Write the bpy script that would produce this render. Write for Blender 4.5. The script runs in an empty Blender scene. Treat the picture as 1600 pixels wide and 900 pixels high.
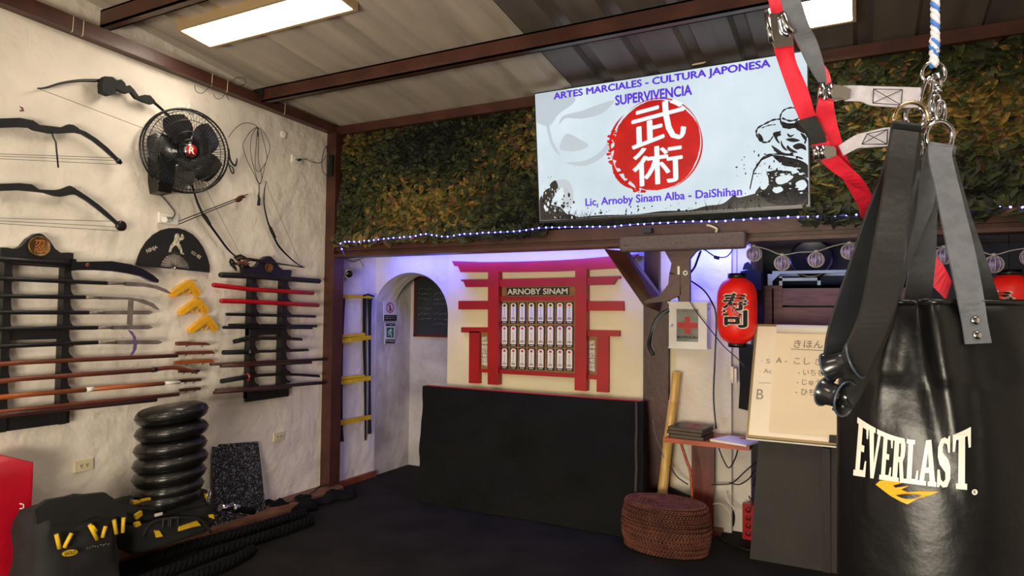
import bpy, math, random
from mathutils import Vector, Matrix
V = Vector
PI = math.pi
random.seed(7)
sc = bpy.context.scene
COL = sc.collection
# ------------------------------------------------------------ camera
FPX, YAW, PIT, ROL = 1040.9, math.radians(27.75), math.radians(2.06), math.radians(.63)
CAM = V((3.936, -4.206, 1.5))
FW = V((-math.sin(YAW)*math.cos(PIT), math.cos(YAW)*math.cos(PIT), math.sin(PIT)))
_r = V((math.cos(YAW), math.sin(YAW), 0)); _u = _r.cross(FW)
RT = math.cos(ROL)*_r + math.sin(ROL)*_u
UP = -math.sin(ROL)*_r + math.cos(ROL)*_u
cd = bpy.data.cameras.new('camera'); co = bpy.data.objects.new('camera', cd); COL.objects.link(co)
cd.sensor_width = 36; cd.lens = 36*FPX/1600; cd.clip_start = .05
co.matrix_world = Matrix(((RT.x, UP.x, -FW.x, CAM.x), (RT.y, UP.y, -FW.y, CAM.y), (RT.z, UP.z, -FW.z, CAM.z), (0, 0, 0, 1)))
sc.camera = co
sc.view_settings.view_transform = 'Standard'; sc.view_settings.look = 'None'
sc.view_settings.gamma = 1; sc.view_settings.use_curve_mapping = False
sc.view_settings.exposure = 0.24
# ------------------------------------------------------------ light
PANEL_E = 20.0; PANEL_COL = (1.0, .90, .76)
w = bpy.data.worlds.new('world'); sc.world = w; w.use_nodes = True
w.node_tree.nodes['Background'].inputs[0].default_value = (.75, .7, .66, 1)
w.node_tree.nodes['Background'].inputs[1].default_value = .08
def area(name, loc, target, sx, sy, power, col):
    l = bpy.data.lights.new(name, 'AREA'); l.shape = 'RECTANGLE'; l.size = sx; l.size_y = sy; l.energy = power; l.color = col
    o = bpy.data.objects.new(name, l); COL.objects.link(o); o.location = loc
    o.rotation_euler = (V(target)-V(loc)).to_track_quat('-Z', 'Y').to_euler(); return o
# blue LED lamp fixed behind the beam, washing the plaster wall below the loft
area('blue_strip_lamp', (1.35, .44, 1.965), (1.35, .6, 1.74), 2.2, .03, 13, (.07, .09, 1.0))
area('blue_strip_lamp', (3.02, .45, 1.975), (3.02, .6, 1.7), .5, .03, 6, (.10, .13, 1.0))
area('blue_strip_lamp', (4.2, .4, 1.925), (4.2, .9, 1.5), 1.2, .03, 1.5, (.25, .25, 1.0))
# added fill light behind the camera, stands for no known source
area('fill_light', (3.0, -6.2, .95), (1.3, -.6, 1.2), 2.0, .9, 170, (1.0, .88, .70))

# ------------------------------------------------------------ pixel rays -> points on real planes
def ray(px, py): return FW + RT*((px-800)/FPX) - UP*((py-450)/FPX)
def on(px, py, ax, val):
    r = ray(px, py); return CAM + r*((val-CAM[ax])/r[ax])
def WL(px, py, x=0.): return on(px, py, 0, x)      # left wall, distance x off it
def WB(px, py, y=0.): return on(px, py, 1, y)      # back planes
def WZ(px, py, z=0.): return on(px, py, 2, z)
def DP(px, py, d): return CAM + ray(px, py)*d      # at depth d metres
RZ0, RSL = 3.03, .115
def roofz(y): return RZ0 - RSL*y
def RO(px, py, off=0.):
    r = ray(px, py); t = (RZ0-off-RSL*CAM.y-CAM.z)/(r.z+RSL*r.y); return CAM + r*t
# ------------------------------------------------------------ materials
def lin(c):
    return tuple(((x/255)/12.92 if x/255 <= .04045 else ((x/255+.055)/1.055)**2.4) for x in c) + (1,)
def mat(name, col, rough=.6, metal=0., var=0., vs=6., bump=0., bs=60., emit=0., spec=.5, col2=None, coat=0., mask=(.4, .6), stretch=None, bdist=.01, alpha=1., ebase=False):
    m = bpy.data.materials.new(name); m.use_nodes = True; nt = m.node_tree; N = nt.nodes; L = nt.links
    b = N['Principled BSDF']; c = lin(col)
    b.inputs['Base Color'].default_value = c; b.inputs['Roughness'].default_value = rough; b.inputs['Metallic'].default_value = metal
    b.inputs['Specular IOR Level'].default_value = spec; b.inputs['Coat Weight'].default_value = coat
    tc = N.new('ShaderNodeTexCoord'); mp = N.new('ShaderNodeMapping'); L.new(tc.outputs['Object'], mp.inputs[0])
    if stretch: mp.inputs['Scale'].default_value = stretch
    if var or col2:
        n = N.new('ShaderNodeTexNoise'); n.inputs['Scale'].default_value = vs; n.inputs['Detail'].default_value = 6
        L.new(mp.outputs[0], n.inputs['Vector'])
        r = N.new('ShaderNodeValToRGB'); L.new(n.outputs['Fac'], r.inputs[0])
        r.color_ramp.elements[0].position = mask[0]; r.color_ramp.elements[1].position = mask[1]
        if col2: c2 = lin(col2)
        else: c2 = tuple(min(1, x*(1+var)) for x in c[:3]) + (1,); c = tuple(x*(1-var) for x in c[:3]) + (1,)
        r.color_ramp.elements[0].color = c; r.color_ramp.elements[1].color = c2
        L.new(r.outputs[0], b.inputs['Base Color'])
        if emit: L.new(r.outputs[0], b.inputs['Emission Color'])
    if bump:
        n2 = N.new('ShaderNodeTexNoise'); n2.inputs['Scale'].default_value = bs; n2.inputs['Detail'].default_value = 5
        L.new(mp.outputs[0], n2.inputs['Vector'])
        bu = N.new('ShaderNodeBump'); bu.inputs['Strength'].default_value = bump; bu.inputs['Distance'].default_value = bdist
        L.new(n2.outputs['Fac'], bu.inputs['Height']); L.new(bu.outputs[0], b.inputs['Normal'])
    if emit:
        if ebase: b.inputs['Base Color'].default_value = (.008, .008, .01, 1); [L.remove(l) for l in list(L) if l.to_socket == b.inputs['Base Color']]
        if not (var or col2): b.inputs['Emission Color'].default_value = c
        b.inputs['Emission Strength'].default_value = emit
    if alpha < 1: b.inputs['Alpha'].default_value = alpha
    return m
# ------------------------------------------------------------ mesh builder
class MB:
    def __init__(s): s.v = []; s.f = []; s.mi = []; s.sm = []; s.m = 0
    def add(s, vs, fs, smooth=False):
        n = len(s.v); s.v += [V(p) for p in vs]
        for f in fs: s.f.append([i+n for i in f]); s.mi.append(s.m); s.sm.append(smooth)
        return s
    def box(s, lo, hi):
        x0, y0, z0 = lo; x1, y1, z1 = hi
        return s.hexa([(x0, y0, z0), (x1, y0, z0), (x1, y1, z0), (x0, y1, z0)], [(x0, y0, z1), (x1, y0, z1), (x1, y1, z1), (x0, y1, z1)])
    def hexa(s, a, b): return s.loft([a, b])
    def loft(s, rings, caps=True, smooth=False, closed=False):
        n = len(rings[0]); vs = [p for r in rings for p in r]; fs = []
        R = len(rings)
        for i in range(R if closed else R-1):
            for j in range(n):
                a = i*n+j; b = i*n+(j+1) % n; i2 = (i+1) % R; fs.append([a, b, i2*n+(j+1) % n, i2*n+j])
        k = len(s.f); s.add(vs, fs, smooth)
        if caps and not closed:
            base = len(s.v)-len(vs)
            for f in (list(range(n))[::-1], [(R-1)*n+j for j in range(n)]):
                s.f.append([q+base for q in f]); s.mi.append(s.m); s.sm.append(False)
        return s
    def tube(s, pts, r, n=8, closed=False, caps=True, flat=1., sub=0, ref=None):
        pts = [V(p) for p in pts]
        if not isinstance(r, (list, tuple)): r = [r]*len(pts)
        if sub: pts, r = smooth_path(pts, r, sub, closed)
        rings = []; m = len(pts); prev = None
        for i, p in enumerate(pts):
            if closed: t = pts[(i+1) % m]-pts[i-1]
            else: t = pts[min(i+1, m-1)]-pts[max(i-1, 0)]
            if t.length < 1e-9: t = V((0, 0, 1))
            t.normalize()
            if prev is None:
                a = V(ref) if ref is not None else (V((0, 0, 1)) if abs(t.z) < .9 else V((1, 0, 0)))
            else: a = prev
            e = a - t*a.dot(t)
            if e.length < 1e-6: e = t.orthogonal()
            e.normalize(); prev = e; g = t.cross(e)
            rings.append([p + e*(r[i]*math.cos(2*PI*k/n)) + g*(r[i]*flat*math.sin(2*PI*k/n)) for k in range(n)])
        return s.loft(rings, caps, True, closed)
    def prism(s, front, off):          # polygon of world points + extrusion vector
        off = V(off); front = [V(p) for p in front]
        return s.loft([front, [p+off for p in front]])
    def lathe(s, prof, c, ax=(0, 0, 1), n=32, smooth=True, ref=None, caps=True, arc=1.):
        c = V(c); ax = V(ax).normalized(); e = V(ref) if ref else (V((1, 0, 0)) if abs(ax.x) < .9 else V((0, 1, 0)))
        e = (e-ax*e.dot(ax)).normalized(); g = ax.cross(e)
        rings = [[c+ax*h+e*(r*math.cos(2*PI*k/n))+g*(r*math.sin(2*PI*k/n)) for k in range(n)] for r, h in prof]
        return s.loft(rings, caps, smooth)
    def sphere(s, c, r, n=16, sc3=(1, 1, 1)):
        pr = [(max(1e-4, math.sin(PI*i/(n//2))), -math.cos(PI*i/(n//2))) for i in range(n//2+1)]
        c = V(c); rings = [[c+V((q*r*sc3[0]*math.cos(2*PI*k/n), q*r*sc3[1]*math.sin(2*PI*k/n), h*r*sc3[2])) for k in range(n)] for q, h in pr]
        return s.loft(rings, True, True)
    def ribbon(s, pairs, thick, sub=4, smooth=True):    # [(L,R)] world points
        Ls = [V(a) for a, b in pairs]; Rs = [V(b) for a, b in pairs]
        if sub and len(Ls) > 2: Ls, _ = smooth_path(Ls, [0]*len(Ls), sub); Rs, _ = smooth_path(Rs, [0]*len(Rs), sub)
        rings = []; m = len(Ls)
        for i in range(m):
            t = (Ls[min(i+1, m-1)]+Rs[min(i+1, m-1)])-(Ls[max(i-1, 0)]+Rs[max(i-1, 0)]); wv = Rs[i]-Ls[i]
            nn = t.cross(wv)
            if nn.length < 1e-9: nn = V((0, -1, 0))
            nn = nn.normalized()*thick/2
            rings.append([Ls[i]-nn, Rs[i]-nn, Rs[i]+nn, Ls[i]+nn])
        return s.loft(rings)
    def flat(s, pts): return s.add(pts, [list(range(len(pts)))])
def smooth_path(p, r, sub, closed=False):
    out = []; rr = []; n = len(p); R = range(n if closed else n-1)
    for i in R:
        g = (lambda k: p[k % n]) if closed else (lambda k: p[max(0, min(n-1, k))])
        a, b, c, d = g(i-1), g(i), g(i+1), g(i+2)
        for k in range(sub):
            t = k/sub
            out.append(.5*((2*b)+(-a+c)*t+(2*a-5*b+4*c-d)*t*t+(-a+3*b-3*c+d)*t**3))
            rr.append(r[i]*(1-t)+r[(i+1) % n]*t)
    if not closed: out.append(p[-1]); rr.append(r[-1])
    return out, rr
def mkobj(name, mb, mats, parent=None, loc=V((0, 0, 0)), label=None, kind=None):
    me = bpy.data.meshes.new(name); me.from_pydata([tuple(p-loc) for p in mb.v], [], mb.f)
    for m in (mats if isinstance(mats, (list, tuple)) else [mats]): me.materials.append(m)
    me.polygons.foreach_set('material_index', mb.mi); me.polygons.foreach_set('use_smooth', mb.sm)
    me.update()
    o = bpy.data.objects.new(name, me); COL.objects.link(o)
    if parent: o.parent = parent
    if label: o['label'] = label
    if kind: o['kind'] = kind
    return o
def struct(name, mb, m, label=None):
    return mkobj(name, mb, m, kind='structure', label=label)
# parts: (name, MB, material[, subparts[, label[, kind]]])
def T(name, label, cat, parts, group=None, kind=None):
    if isinstance(parts, MB): parts = [(None, parts, MT['black'])]
    vs = [p for q in parts for p in q[1].v]
    loc = V(((min(p.x for p in vs)+max(p.x for p in vs))/2, (min(p.y for p in vs)+max(p.y for p in vs))/2, min(p.z for p in vs)))
    if len(parts) == 1 and parts[0][0] is None:
        root = mkobj(name, parts[0][1], parts[0][2], None, loc); root.location = loc
    else:
        root = bpy.data.objects.new(name, None); COL.objects.link(root); root.location = loc; root.empty_display_size = .05
        for q in parts:
            p = mkobj(q[0], q[1], q[2], root, loc, q[4] if len(q) > 4 else None, q[5] if len(q) > 5 else None)
            if len(q) > 3 and q[3]:
                for s_ in q[3]: mkobj(s_[0], s_[1], s_[2], p, loc, s_[3] if len(s_) > 3 else None)
    root['label'] = label; root['category'] = cat
    if group: root['group'] = group
    if kind: root['kind'] = kind
    return root
def dup(root, delta, label, rot=None):
    c = root.copy(); COL.objects.link(c); c.location = root.location+V(delta)
    if rot is not None: c.rotation_euler = rot
    for ch in list(root.children):
        d = ch.copy(); COL.objects.link(d); d.parent = c
        for g in ch.children:
            e = g.copy(); COL.objects.link(e); e.parent = d
    c['label'] = label; return c
# ------------------------------------------------------------ lettering
_tc = {}
def glyphs(s, bold=0., res=3):
    k = (s, bold)
    if k in _tc: return _tc[k]
    c = bpy.data.curves.new('t', 'FONT'); c.body = s; c.size = 1; c.offset = bold; c.resolution_u = res; c.fill_mode = 'FRONT'
    o = bpy.data.objects.new('t', c); COL.objects.link(o)
    dg = bpy.context.evaluated_depsgraph_get(); dg.update()
    me = bpy.data.meshes.new_from_object(o.evaluated_get(dg))
    vs = [(v.co.x, v.co.y) for v in me.vertices]; fs = [list(p.vertices) for p in me.polygons]
    bpy.data.objects.remove(o); bpy.data.curves.remove(c); bpy.data.meshes.remove(me)
    x0 = min(a for a, b in vs); x1 = max(a for a, b in vs); y0 = min(b for a, b in vs); y1 = max(b for a, b in vs)
    _tc[k] = ([((a-x0)/(x1-x0), (b-y0)/(y1-y0)) for a, b in vs], fs, (x1-x0), (y1-y0)); return _tc[k]
def put_text(mb, s, fn, bold=0., pad=0.):
    """bold: stroke thickening in em, made of slightly shifted copies stacked towards the viewer"""
    vs, fs, wx, wy = glyphs(s, 0)
    o, a, c = fn(.5, .5), fn(.6, .5), fn(.5, .6); n = (a-o).cross(c-o).normalized()
    if n.dot(CAM-o) < 0: n = -n
    sh = [(0, 0)] if bold <= 0 else [(0, 0), (bold*.6, 0), (-bold*.6, 0), (0, bold*.5), (0, -bold*.5)]
    for i, (dx, dy) in enumerate(sh): mb.add([fn(u+dx/wx, v+dy/wy)+n*(.00012*i) for u, v in vs], fs)
    return mb
def quad(tl, tr, br, bl):
    tl, tr, br, bl = map(V, (tl, tr, br, bl))
    return lambda u, v: (bl*(1-u)+br*u)*(1-v)+(tl*(1-u)+tr*u)*v
def scribble(mb, fn, n, th=.06, seed=1):     # illegible handwriting: short strokes, fn(u,v)
    rnd = random.Random(seed)
    for i in range(n):
        u = (i+.1)/n; x1 = u+.8/n*rnd.uniform(.4, 1); a = rnd.uniform(0, .8); b = rnd.uniform(.2, 1)
        mb.add([fn(u, a), fn(x1, b), fn(x1, min(1, b+th)), fn(u, a+th)], [[0, 1, 2, 3]])
def disc_pts(fn, cu, cv, ru, rv, n=24): return [fn(cu+ru*math.cos(2*PI*k/n), cv+rv*math.sin(2*PI*k/n)) for k in range(n)]
# ------------------------------------------------------------ material table
MT = dict(
    black=mat('black_paint', (22, 21, 22), .45, var=.2, vs=8, bump=.1),
    matte=mat('matte_black', (17, 16, 16), .8, var=.25, vs=14, bump=.3, bs=120),
    satin=mat('satin_black', (13, 13, 14), .3, var=.2),
    vinyl=mat('black_vinyl', (15, 14, 14), .36, var=.2, vs=5, bump=.6, bs=14, bdist=.02, coat=.3),
    fabric=mat('black_fabric', (20, 20, 19), .9, var=.25, vs=9, bump=.5, bs=300, bdist=.002),
    cordura=mat('dark_grey_nylon', (24, 23, 24), .8, var=.3, vs=10, bump=.5, bs=200, bdist=.003),
    cloth=mat('black_cover_cloth', (15, 15, 13), .85, var=.2, vs=3, bump=.7, bs=5, bdist=.05, spec=.2),
    yellow=mat('yellow_plastic', (224, 165, 22), .4, var=.08),
    yellowf=mat('yellow_fabric', (212, 172, 20), .7, var=.15),
    red=mat('red_lacquer', (164, 14, 24), .3, var=.1),
    torii=mat('torii_red', (165, 8, 14), .45, var=.1, vs=4),
    brownwood=mat('brown_wood', (104, 52, 32), .4, var=.25, vs=8, stretch=(4, .5, 4)),
    redwood=mat('orange_brown_wood', (148, 78, 36), .35, var=.2, vs=8, stretch=(4, .5, 4)),
    darkwood=mat('dark_brown_wood', (62, 34, 28), .4, var=.25, vs=8, stretch=(4, .5, 4)),
    steel=mat('dull_steel', (128, 118, 110), .35, .45, var=.2, vs=12),
    chrome=mat('chrome', (205, 205, 210), .12, 1.),
    white=mat('white_plastic', (226, 222, 212), .4, var=.03),
    cream=mat('cream_plastic', (218, 205, 170), .4, var=.04),
    ply=mat('plywood', (150, 108, 66), .6, var=.15, vs=10, stretch=(1, 1, 5)),
    paper=mat('white_paper', (236, 228, 215), .7, var=.02),
    ink=mat('black_ink', (25, 22, 25), .7, var=.05),
    redink=mat('red_ink', (190, 40, 40), .6, var=.05),
    steelbrown=mat('brown_painted_steel', (70, 37, 28), .42, var=.22, vs=5, bump=.15, bs=30),
    gold=mat('aged_gold', (120, 92, 52), .4, .5, var=.4, vs=30),
    net=mat('camo_backing', (22, 24, 14), .95, var=.5, vs=20, bump=1, bs=40),
    rubber=mat('black_rubber', (12, 12, 12), .9, spec=.15, var=.2, bump=.3, bs=100),
    greyweb=mat('grey_webbing', (92, 95, 102), .7, var=.12, vs=40, bump=.6, bs=380, bdist=.002),
    redweb=mat('red_webbing', (214, 26, 52), .55, var=.1, vs=30, bump=.5, bs=380, bdist=.002),
    paleweb=mat('pale_grey_webbing', (188, 184, 194), .7, var=.08, vs=50, bump=.6, bs=400, bdist=.002),
)
# ------------------------------------------------------------ the room
plaster = mat('white_plaster', (226, 217, 203), .8, var=.06, vs=2.5, bump=.6, bs=6, bdist=.05, spec=.25)
plaster2 = mat('smooth_cream_plaster', (232, 218, 182), .75, var=.05, vs=2, bump=.25, bs=9, bdist=.02, spec=.25)
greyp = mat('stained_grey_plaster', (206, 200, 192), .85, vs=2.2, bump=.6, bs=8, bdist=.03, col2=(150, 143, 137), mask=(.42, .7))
floor_m = mat('black_mat_floor', (27, 24, 20), .85, spec=.2, var=.3, vs=3, bump=.35, bs=50)
b = MB(); b.box((-.1, -6.5, -.1), (6.8, 2.2, 0)); struct('floor', b, floor_m)
b = MB(); b.box((-.3, -6.5, 0), (0, .62, 3.9)); struct('wall_left', b, plaster)
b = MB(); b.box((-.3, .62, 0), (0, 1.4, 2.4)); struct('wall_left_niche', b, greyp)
# torii wall with the arched opening, 0.3 thick
def arch_pts():
    xr = .79; xc = (-.02+xr)/2; r = xr/2+.01; zs = 1.47; h = .37
    return [(xc + r*math.cos(PI - PI*k/24), zs + h*math.sin(PI*k/24)) for k in range(25)]
A = arch_pts(); ztop = 2.0
b = MB()
for y0 in (.6, .9):
    vs = []; fs = []
    for i, (x, z) in enumerate(A): vs += [(x, y0, z), (x, y0, ztop)]
    for i in range(24): fs.append([2*i, 2*i+2, 2*i+3, 2*i+1])
    b.add(vs, fs)
b.add([(x, y, z) for x, z in A for y in (.6, .9)], [[2*i, 2*i+2, 2*i+3, 2*i+1] for i in range(24)], True)
wb = struct('wall_back_arch', b, plaster)
b = MB(); b.box((.79, .6, 0), (2.75, .9, 2.0)); struct('wall_back', b, plaster2)
b = MB(); b.box((2.75, .6, 0), (3.13, .9, 2.0)); b.box((3.13, .66, 0), (3.25, 1.4, 2.0)); struct('wall_back_right', b, plaster)
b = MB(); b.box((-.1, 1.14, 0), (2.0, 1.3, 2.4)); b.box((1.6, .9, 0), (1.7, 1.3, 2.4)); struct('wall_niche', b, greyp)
dg = mat('dark_green_wall', (58, 62, 58), .8, var=.2, vs=3)
b = MB(); b.box((3.1, 1.3, 0), (6.6, 1.45, 2.2)); struct('wall_recess', b, dg)
b = MB(); b.box((-.1, .1, 2.0), (6.6, 1.4, 2.06)); struct('ceiling_loft', b, mat('loft_underside', (120, 112, 105), .8, var=.2))
b = MB(); b.box((0, .1, 2.0), (6.6, .16, 3.05)); struct('wall_loft', b, MT['net'])
b = MB(); b.box((6.5, -6.5, 0), (6.7, 1.4, 3.9)); struct('wall_right', b, plaster)
b = MB(); b.box((-.3, -6.7, 0), (6.7, -6.5, 3.95)); struct('wall_rear', b, plaster)
# corrugated roof sheets: ribs run towards the back wall
def roof(name, x0, x1, m, dz=0.):
    b = MB(); ys = [-6.6, 1.4]; pr = []
    x = x0
    while x < x1-.01:
        pr += [(x, 0), (x+.2, 0), (x+.222, .034), (x+.278, .034)]; x += .30
    pr.append((x1, 0)); vs = []
    for X, dzz in pr:
        for y in ys: vs.append((X, y, roofz(y)+dzz+dz))
    b.add(vs, [[2*i, 2*i+2, 2*i+3, 2*i+1] for i in range(len(pr)-1)])
    vs = [(x0, -6.6, roofz(-6.6)+.08), (x1, -6.6, roofz(-6.6)+.08), (x1, 1.4, roofz(1.4)+.08), (x0, 1.4, roofz(1.4)+.08)]
    b.flat(vs)
    return struct(name, b, m)
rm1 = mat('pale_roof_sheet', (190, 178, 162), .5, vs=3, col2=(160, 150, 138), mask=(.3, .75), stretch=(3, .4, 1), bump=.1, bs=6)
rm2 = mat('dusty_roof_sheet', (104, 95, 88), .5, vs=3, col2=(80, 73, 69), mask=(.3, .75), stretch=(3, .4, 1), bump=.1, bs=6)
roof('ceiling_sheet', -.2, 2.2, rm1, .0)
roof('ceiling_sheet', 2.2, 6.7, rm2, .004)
# brown steel frame
SB = MT['steelbrown']
def beam(name, *boxes):
    b = MB()
    for q in boxes: b.box(*q)
    return struct(name, b, SB)
b = MB()
b.hexa([(0, -6.4, 2.97+.2), (.07, -6.4, 2.97+.2), (.07, .0, 2.965), (0, .0, 2.965)], [(0, -6.4, 3.09+.2), (.07, -6.4, 3.09+.2), (.07, .0, 3.03), (0, .0, 3.03)])
struct('beam_left', b, SB)
beam('beam_loft', ((.1, -.04, 1.985), (6.5, .1, 2.065)), ((.1, -.01, 1.955), (6.5, .1, 1.985)), ((.1, -.055, 1.935), (6.5, .1, 1.957)))
beam('beam_top', ((.05, -.03, 2.955), (6.5, .05, 3.025)))
beam('column_left', ((-.0, -.06, 0), (.10, .06, 2.97)), ((-.0, .06, .0), (.04, .09, 2.97)))
# purlins (C section) resting on the left beam
def purlin(name, y):
    z = roofz(y); b = MB(); b.box((-.0, y-.03, z-.11), (6.5, y-.02, z-.01)); b.box((-.0, y-.03, z-.11), (6.5, y+.03, z-.1)); b.box((0, y-.03, z-.02), (6.5, y+.03, z-.01)); b.box((0, y+.02, z-.11), (6.5, y+.03, z-.085)); struct(name, b, SB)
purlin('beam_purlin', WL(403, 128).y); purlin('beam_purlin', WL(185, 62).y-.08); purlin('beam_purlin', -3.6); purlin('beam_purlin', -5.)
# main column, its braces and hanging gusset bracket
xa, xb2, xm = WB(1005, 520, 0).x, WB(1044, 520, 0).x, WB(1029, 430, 0).x
YC = .54
xa, xb2, xm = WB(1005, 560, YC).x, WB(1044, 560, YC).x, WB(1029, 430, YC).x
b = MB(); b.box((xa, YC+.012, 0), (xm, .6, 2.0)); b.box((xa, YC, 0), (xb2, YC+.012, 1.60)); b.box((xa, .588, 0), (xb2, .6, 1.6)); b.tube([(xb2-.035, YC+.04, 0), (xb2-.035, YC+.04, 1.6)], .036, 16)
b.loft([[WB(944, 389, -.03), WB(976, 392, -.03), WB(1034, 468, YC-.04), WB(1030, 487, YC-.03), WB(1005, 477, YC-.03)], [WB(944, 389, -.03)+V((0, .1, 0)), WB(976, 392, -.03)+V((0, .1, 0)), WB(1034, 468, YC-.04)+V((0, .1, 0)), WB(1030, 487, YC-.03)+V((0, .1, 0)), WB(1005, 477, YC-.03)+V((0, .1, 0))]])
struct('column_back', b, SB)
b = MB(); pf = lambda *ps: [WB(x, y, -.06) for x, y in ps]
b.prism(pf((1036, 388), (1090, 388), (1077, 404), (1077, 470), (1062, 470), (1062, 432), (1046, 428), (1049, 411)), (0, .05, 0))
b.prism(pf((1046, 425), (1064, 428), (1064, 460), (1038, 471), (1010, 474), (1006, 470), (1030, 462), (1044, 444)), (0, .06, 0))
struct('beam_brace', b, SB)
# ------------------------------------------------------------ ceiling light panels
panel_m = mat('lit_panel', (255, 226, 188), .5, emit=PANEL_E); panel_m.node_tree.nodes['Principled BSDF'].inputs['Emission Color'].default_value = PANEL_COL + (1,)
frame_m = mat('cream_frame', (176, 150, 112), .5)
def ceiling_light(x, y, label, lx=1.2, ly=.3):
    def pt(px, py, o): return V((px, py, roofz(py)-o))
    b = MB(); w_ = .018
    for (x0, x1, y0, y1) in ((x, x+lx, y, y+w_), (x, x+lx, y+ly-w_, y+ly), (x, x+w_, y+w_, y+ly-w_), (x+lx-w_, x+lx, y+w_, y+ly-w_)):
        b.loft([[pt(x0, y0, o), pt(x1, y0, o), pt(x1, y1, o), pt(x0, y1, o)] for o in (-.04, .05)])
    d = MB(); d.loft([[pt(x+w_, y+w_, o), pt(x+lx-w_, y+w_, o), pt(x+lx-w_, y+ly-w_, o), pt(x+w_, y+ly-w_, o)] for o in (.03, .042)])
    T('ceiling_light', label, 'ceiling light', [('light_frame', b, frame_m), ('diffuser', d, panel_m)], 'flat ceiling light panels')
q = RO(345, 72, .05); q0 = RO(275, 47, .05)
ceiling_light(q0.x, q0.y, 'lit rectangular ceiling panel nearest the left wall', 1.2, q.y-q0.y)
q = RO(1205, 57, .05)
ceiling_light(q.x, q.y-.34, 'lit rectangular ceiling panel above the red strap and screen', RO(1338, 34, .05).x-q.x, .34)
ceiling_light(1.2, -4.6, 'lit ceiling panel behind the camera, over the left half of the room', 1.2, .5)
ceiling_light(4.2, -3.4, 'lit ceiling panel over the right half of the room, behind the camera', 1.2, .5)

# ------------------------------------------------------------ camouflage net
cols = [(44, 49, 22), (66, 68, 27), (98, 88, 33), (132, 102, 44), (88, 58, 34), (18, 21, 12), (50, 58, 27)]
leafm = [mat('net_leaf_tone', c, .7, var=.2, vs=30) for c in cols]
rn = random.Random(3)
def net(label, x0, x1, n, big, bulge):
    b = MB()
    def P0(x, z):
        t = min(1, max(0, (z-2.05)/.91))
        fold = .018*math.sin(9*x+14*z)+.014*math.sin(23*x-31*z)+(.03*math.sin(30*z+3*math.sin(2.3*x)) if t < .35 else 0)*(1-t/.35)
        y = .035-bulge*(1-t)**1.5-fold*bulge*9-.01
        return V((x, min(y, -.072) if z < 2.08 else y, z))
    nx = int((x1-x0)/.05); nz = 18; vs = []; fs = []
    for i in range(nx+1):
        for j in range(nz+1):
            x = x0+(x1-x0)*i/nx; z = 2.07+.88*j/nz; vs.append(P0(x, z)+V((0, .02, 0)))
    for i in range(nx):
        for j in range(nz): a = i*(nz+1)+j; fs.append([a, a+nz+1, a+nz+2, a+1])
    b.m = 7; b.add(vs, fs)
    for k in range(n):
        x = rn.uniform(x0, x1); z = rn.uniform(2.055, 2.955) if rn.random() < .93 else rn.uniform(2.035, 2.1)
        s = rn.uniform(.018, .038)*big*(1.25 if z < 2.4 else .9); a = rn.gauss(0, .7); tl = rn.uniform(-.2, 1.1)
        c = P0(x, z); e = V((math.cos(a), rn.uniform(-.35, .35), math.sin(a))); dn = V((math.sin(a), -math.sin(tl), -math.cos(a)*math.cos(tl))).normalized()
        e2 = e*s; d2 = dn*s
        patch = math.sin(3.1*x+1.7*math.sin(5*z)) + math.sin(7*z-2.3*x) + rn.gauss(0, .9)
        b.m = (2 if patch > 1.9 else 3 if patch > 1.35 else 4 if patch > 1.0 else 1 if patch > .3 else 6 if patch > -.4 else 0 if patch > -1.2 else 5)
        y_ = V((0, -.012*big, 0))
        b.add([c-e2, c-e2*.4+d2*.55+y_, c+e2*.45+d2*.5+y_, c+e2, c+e2*.35-d2*.35+y_*.5, c-e2*.3-d2*.2+y_*.5], [[0, 1, 5], [1, 2, 4, 5], [2, 3, 4]])
    T('camouflage_net', label, 'camouflage net', [(None, b, leafm+[MT['net']])], kind='stuff')
net('green camouflage net hanging on the upper wall left of the screen', .11, 2.0, 5200, 1.25, .05)
net('green and tan camouflage net behind the hanging straps, right of the screen', 3.66, 6.4, 6500, 1.75, .07)

# ------------------------------------------------------------ lit screen on the upper wall
yb, yt = -.075, -.175
TL, BL = WB(836, 147, yt), WB(844, 344, yb); TR, BR = WB(1249, 82, yt), WB(1268, 321, yb)
xl = (TL.x+BL.x)/2; xr = TR.x*.25+BR.x*.75; zt = (TL.z+TR.z)/2; zb = (BL.z+BR.z)/2
TL, TR, BL, BR = V((xl, yt, zt)), V((xr, yt, zt)), V((xl, yb, zb)), V((xr, yb, zb))
nrm = (TR-TL).cross(BL-TL).normalized(); nrm = nrm if nrm.y < 0 else -nrm
def scr(off):
    o = nrm*off
    return quad(TL+o, TR+o, BR+o, BL+o)
f0 = scr(0)
scrm = lambda n, c, e=1.: mat(n, c, .12, emit=1., spec=.5, ebase=True)
screen_m = mat('screen_pale_blue', (186, 201, 210), .12, emit=1., vs=1.6, col2=(206, 219, 226), mask=(.35, .6), spec=.6, ebase=True)
b = MB(); b.prism([f0(0, 0), f0(1, 0), f0(1, 1), f0(0, 1)], -nrm*.04)
case = MB()
W_ = .007; f1 = scr(.003)
for (u0, u1, v0, v1) in ((-.004, 1.004, -.02, 0), (-.004, 1.004, 1, 1.008), (-.004, 0, 0, 1), (1, 1.004, 0, 1)):
    case.prism([f1(u0, v0), f1(u1, v0), f1(u1, v1), f1(u0, v1)], -nrm*.05)
let = [MB(), MB(), MB()]; f2 = scr(.0012)
def sub(fn, u0, u1, v0, v1): return lambda u, v: fn(u0+(u1-u0)*u, v0+(v1-v0)*v)
def italic(fn, k=.12): return lambda u, v: fn(u, v)
put_text(let[0], 'ARTES MARCIALES - CULTURA JAPONESA', sub(f2, .082, .885, .92, .985), .07)
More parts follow.
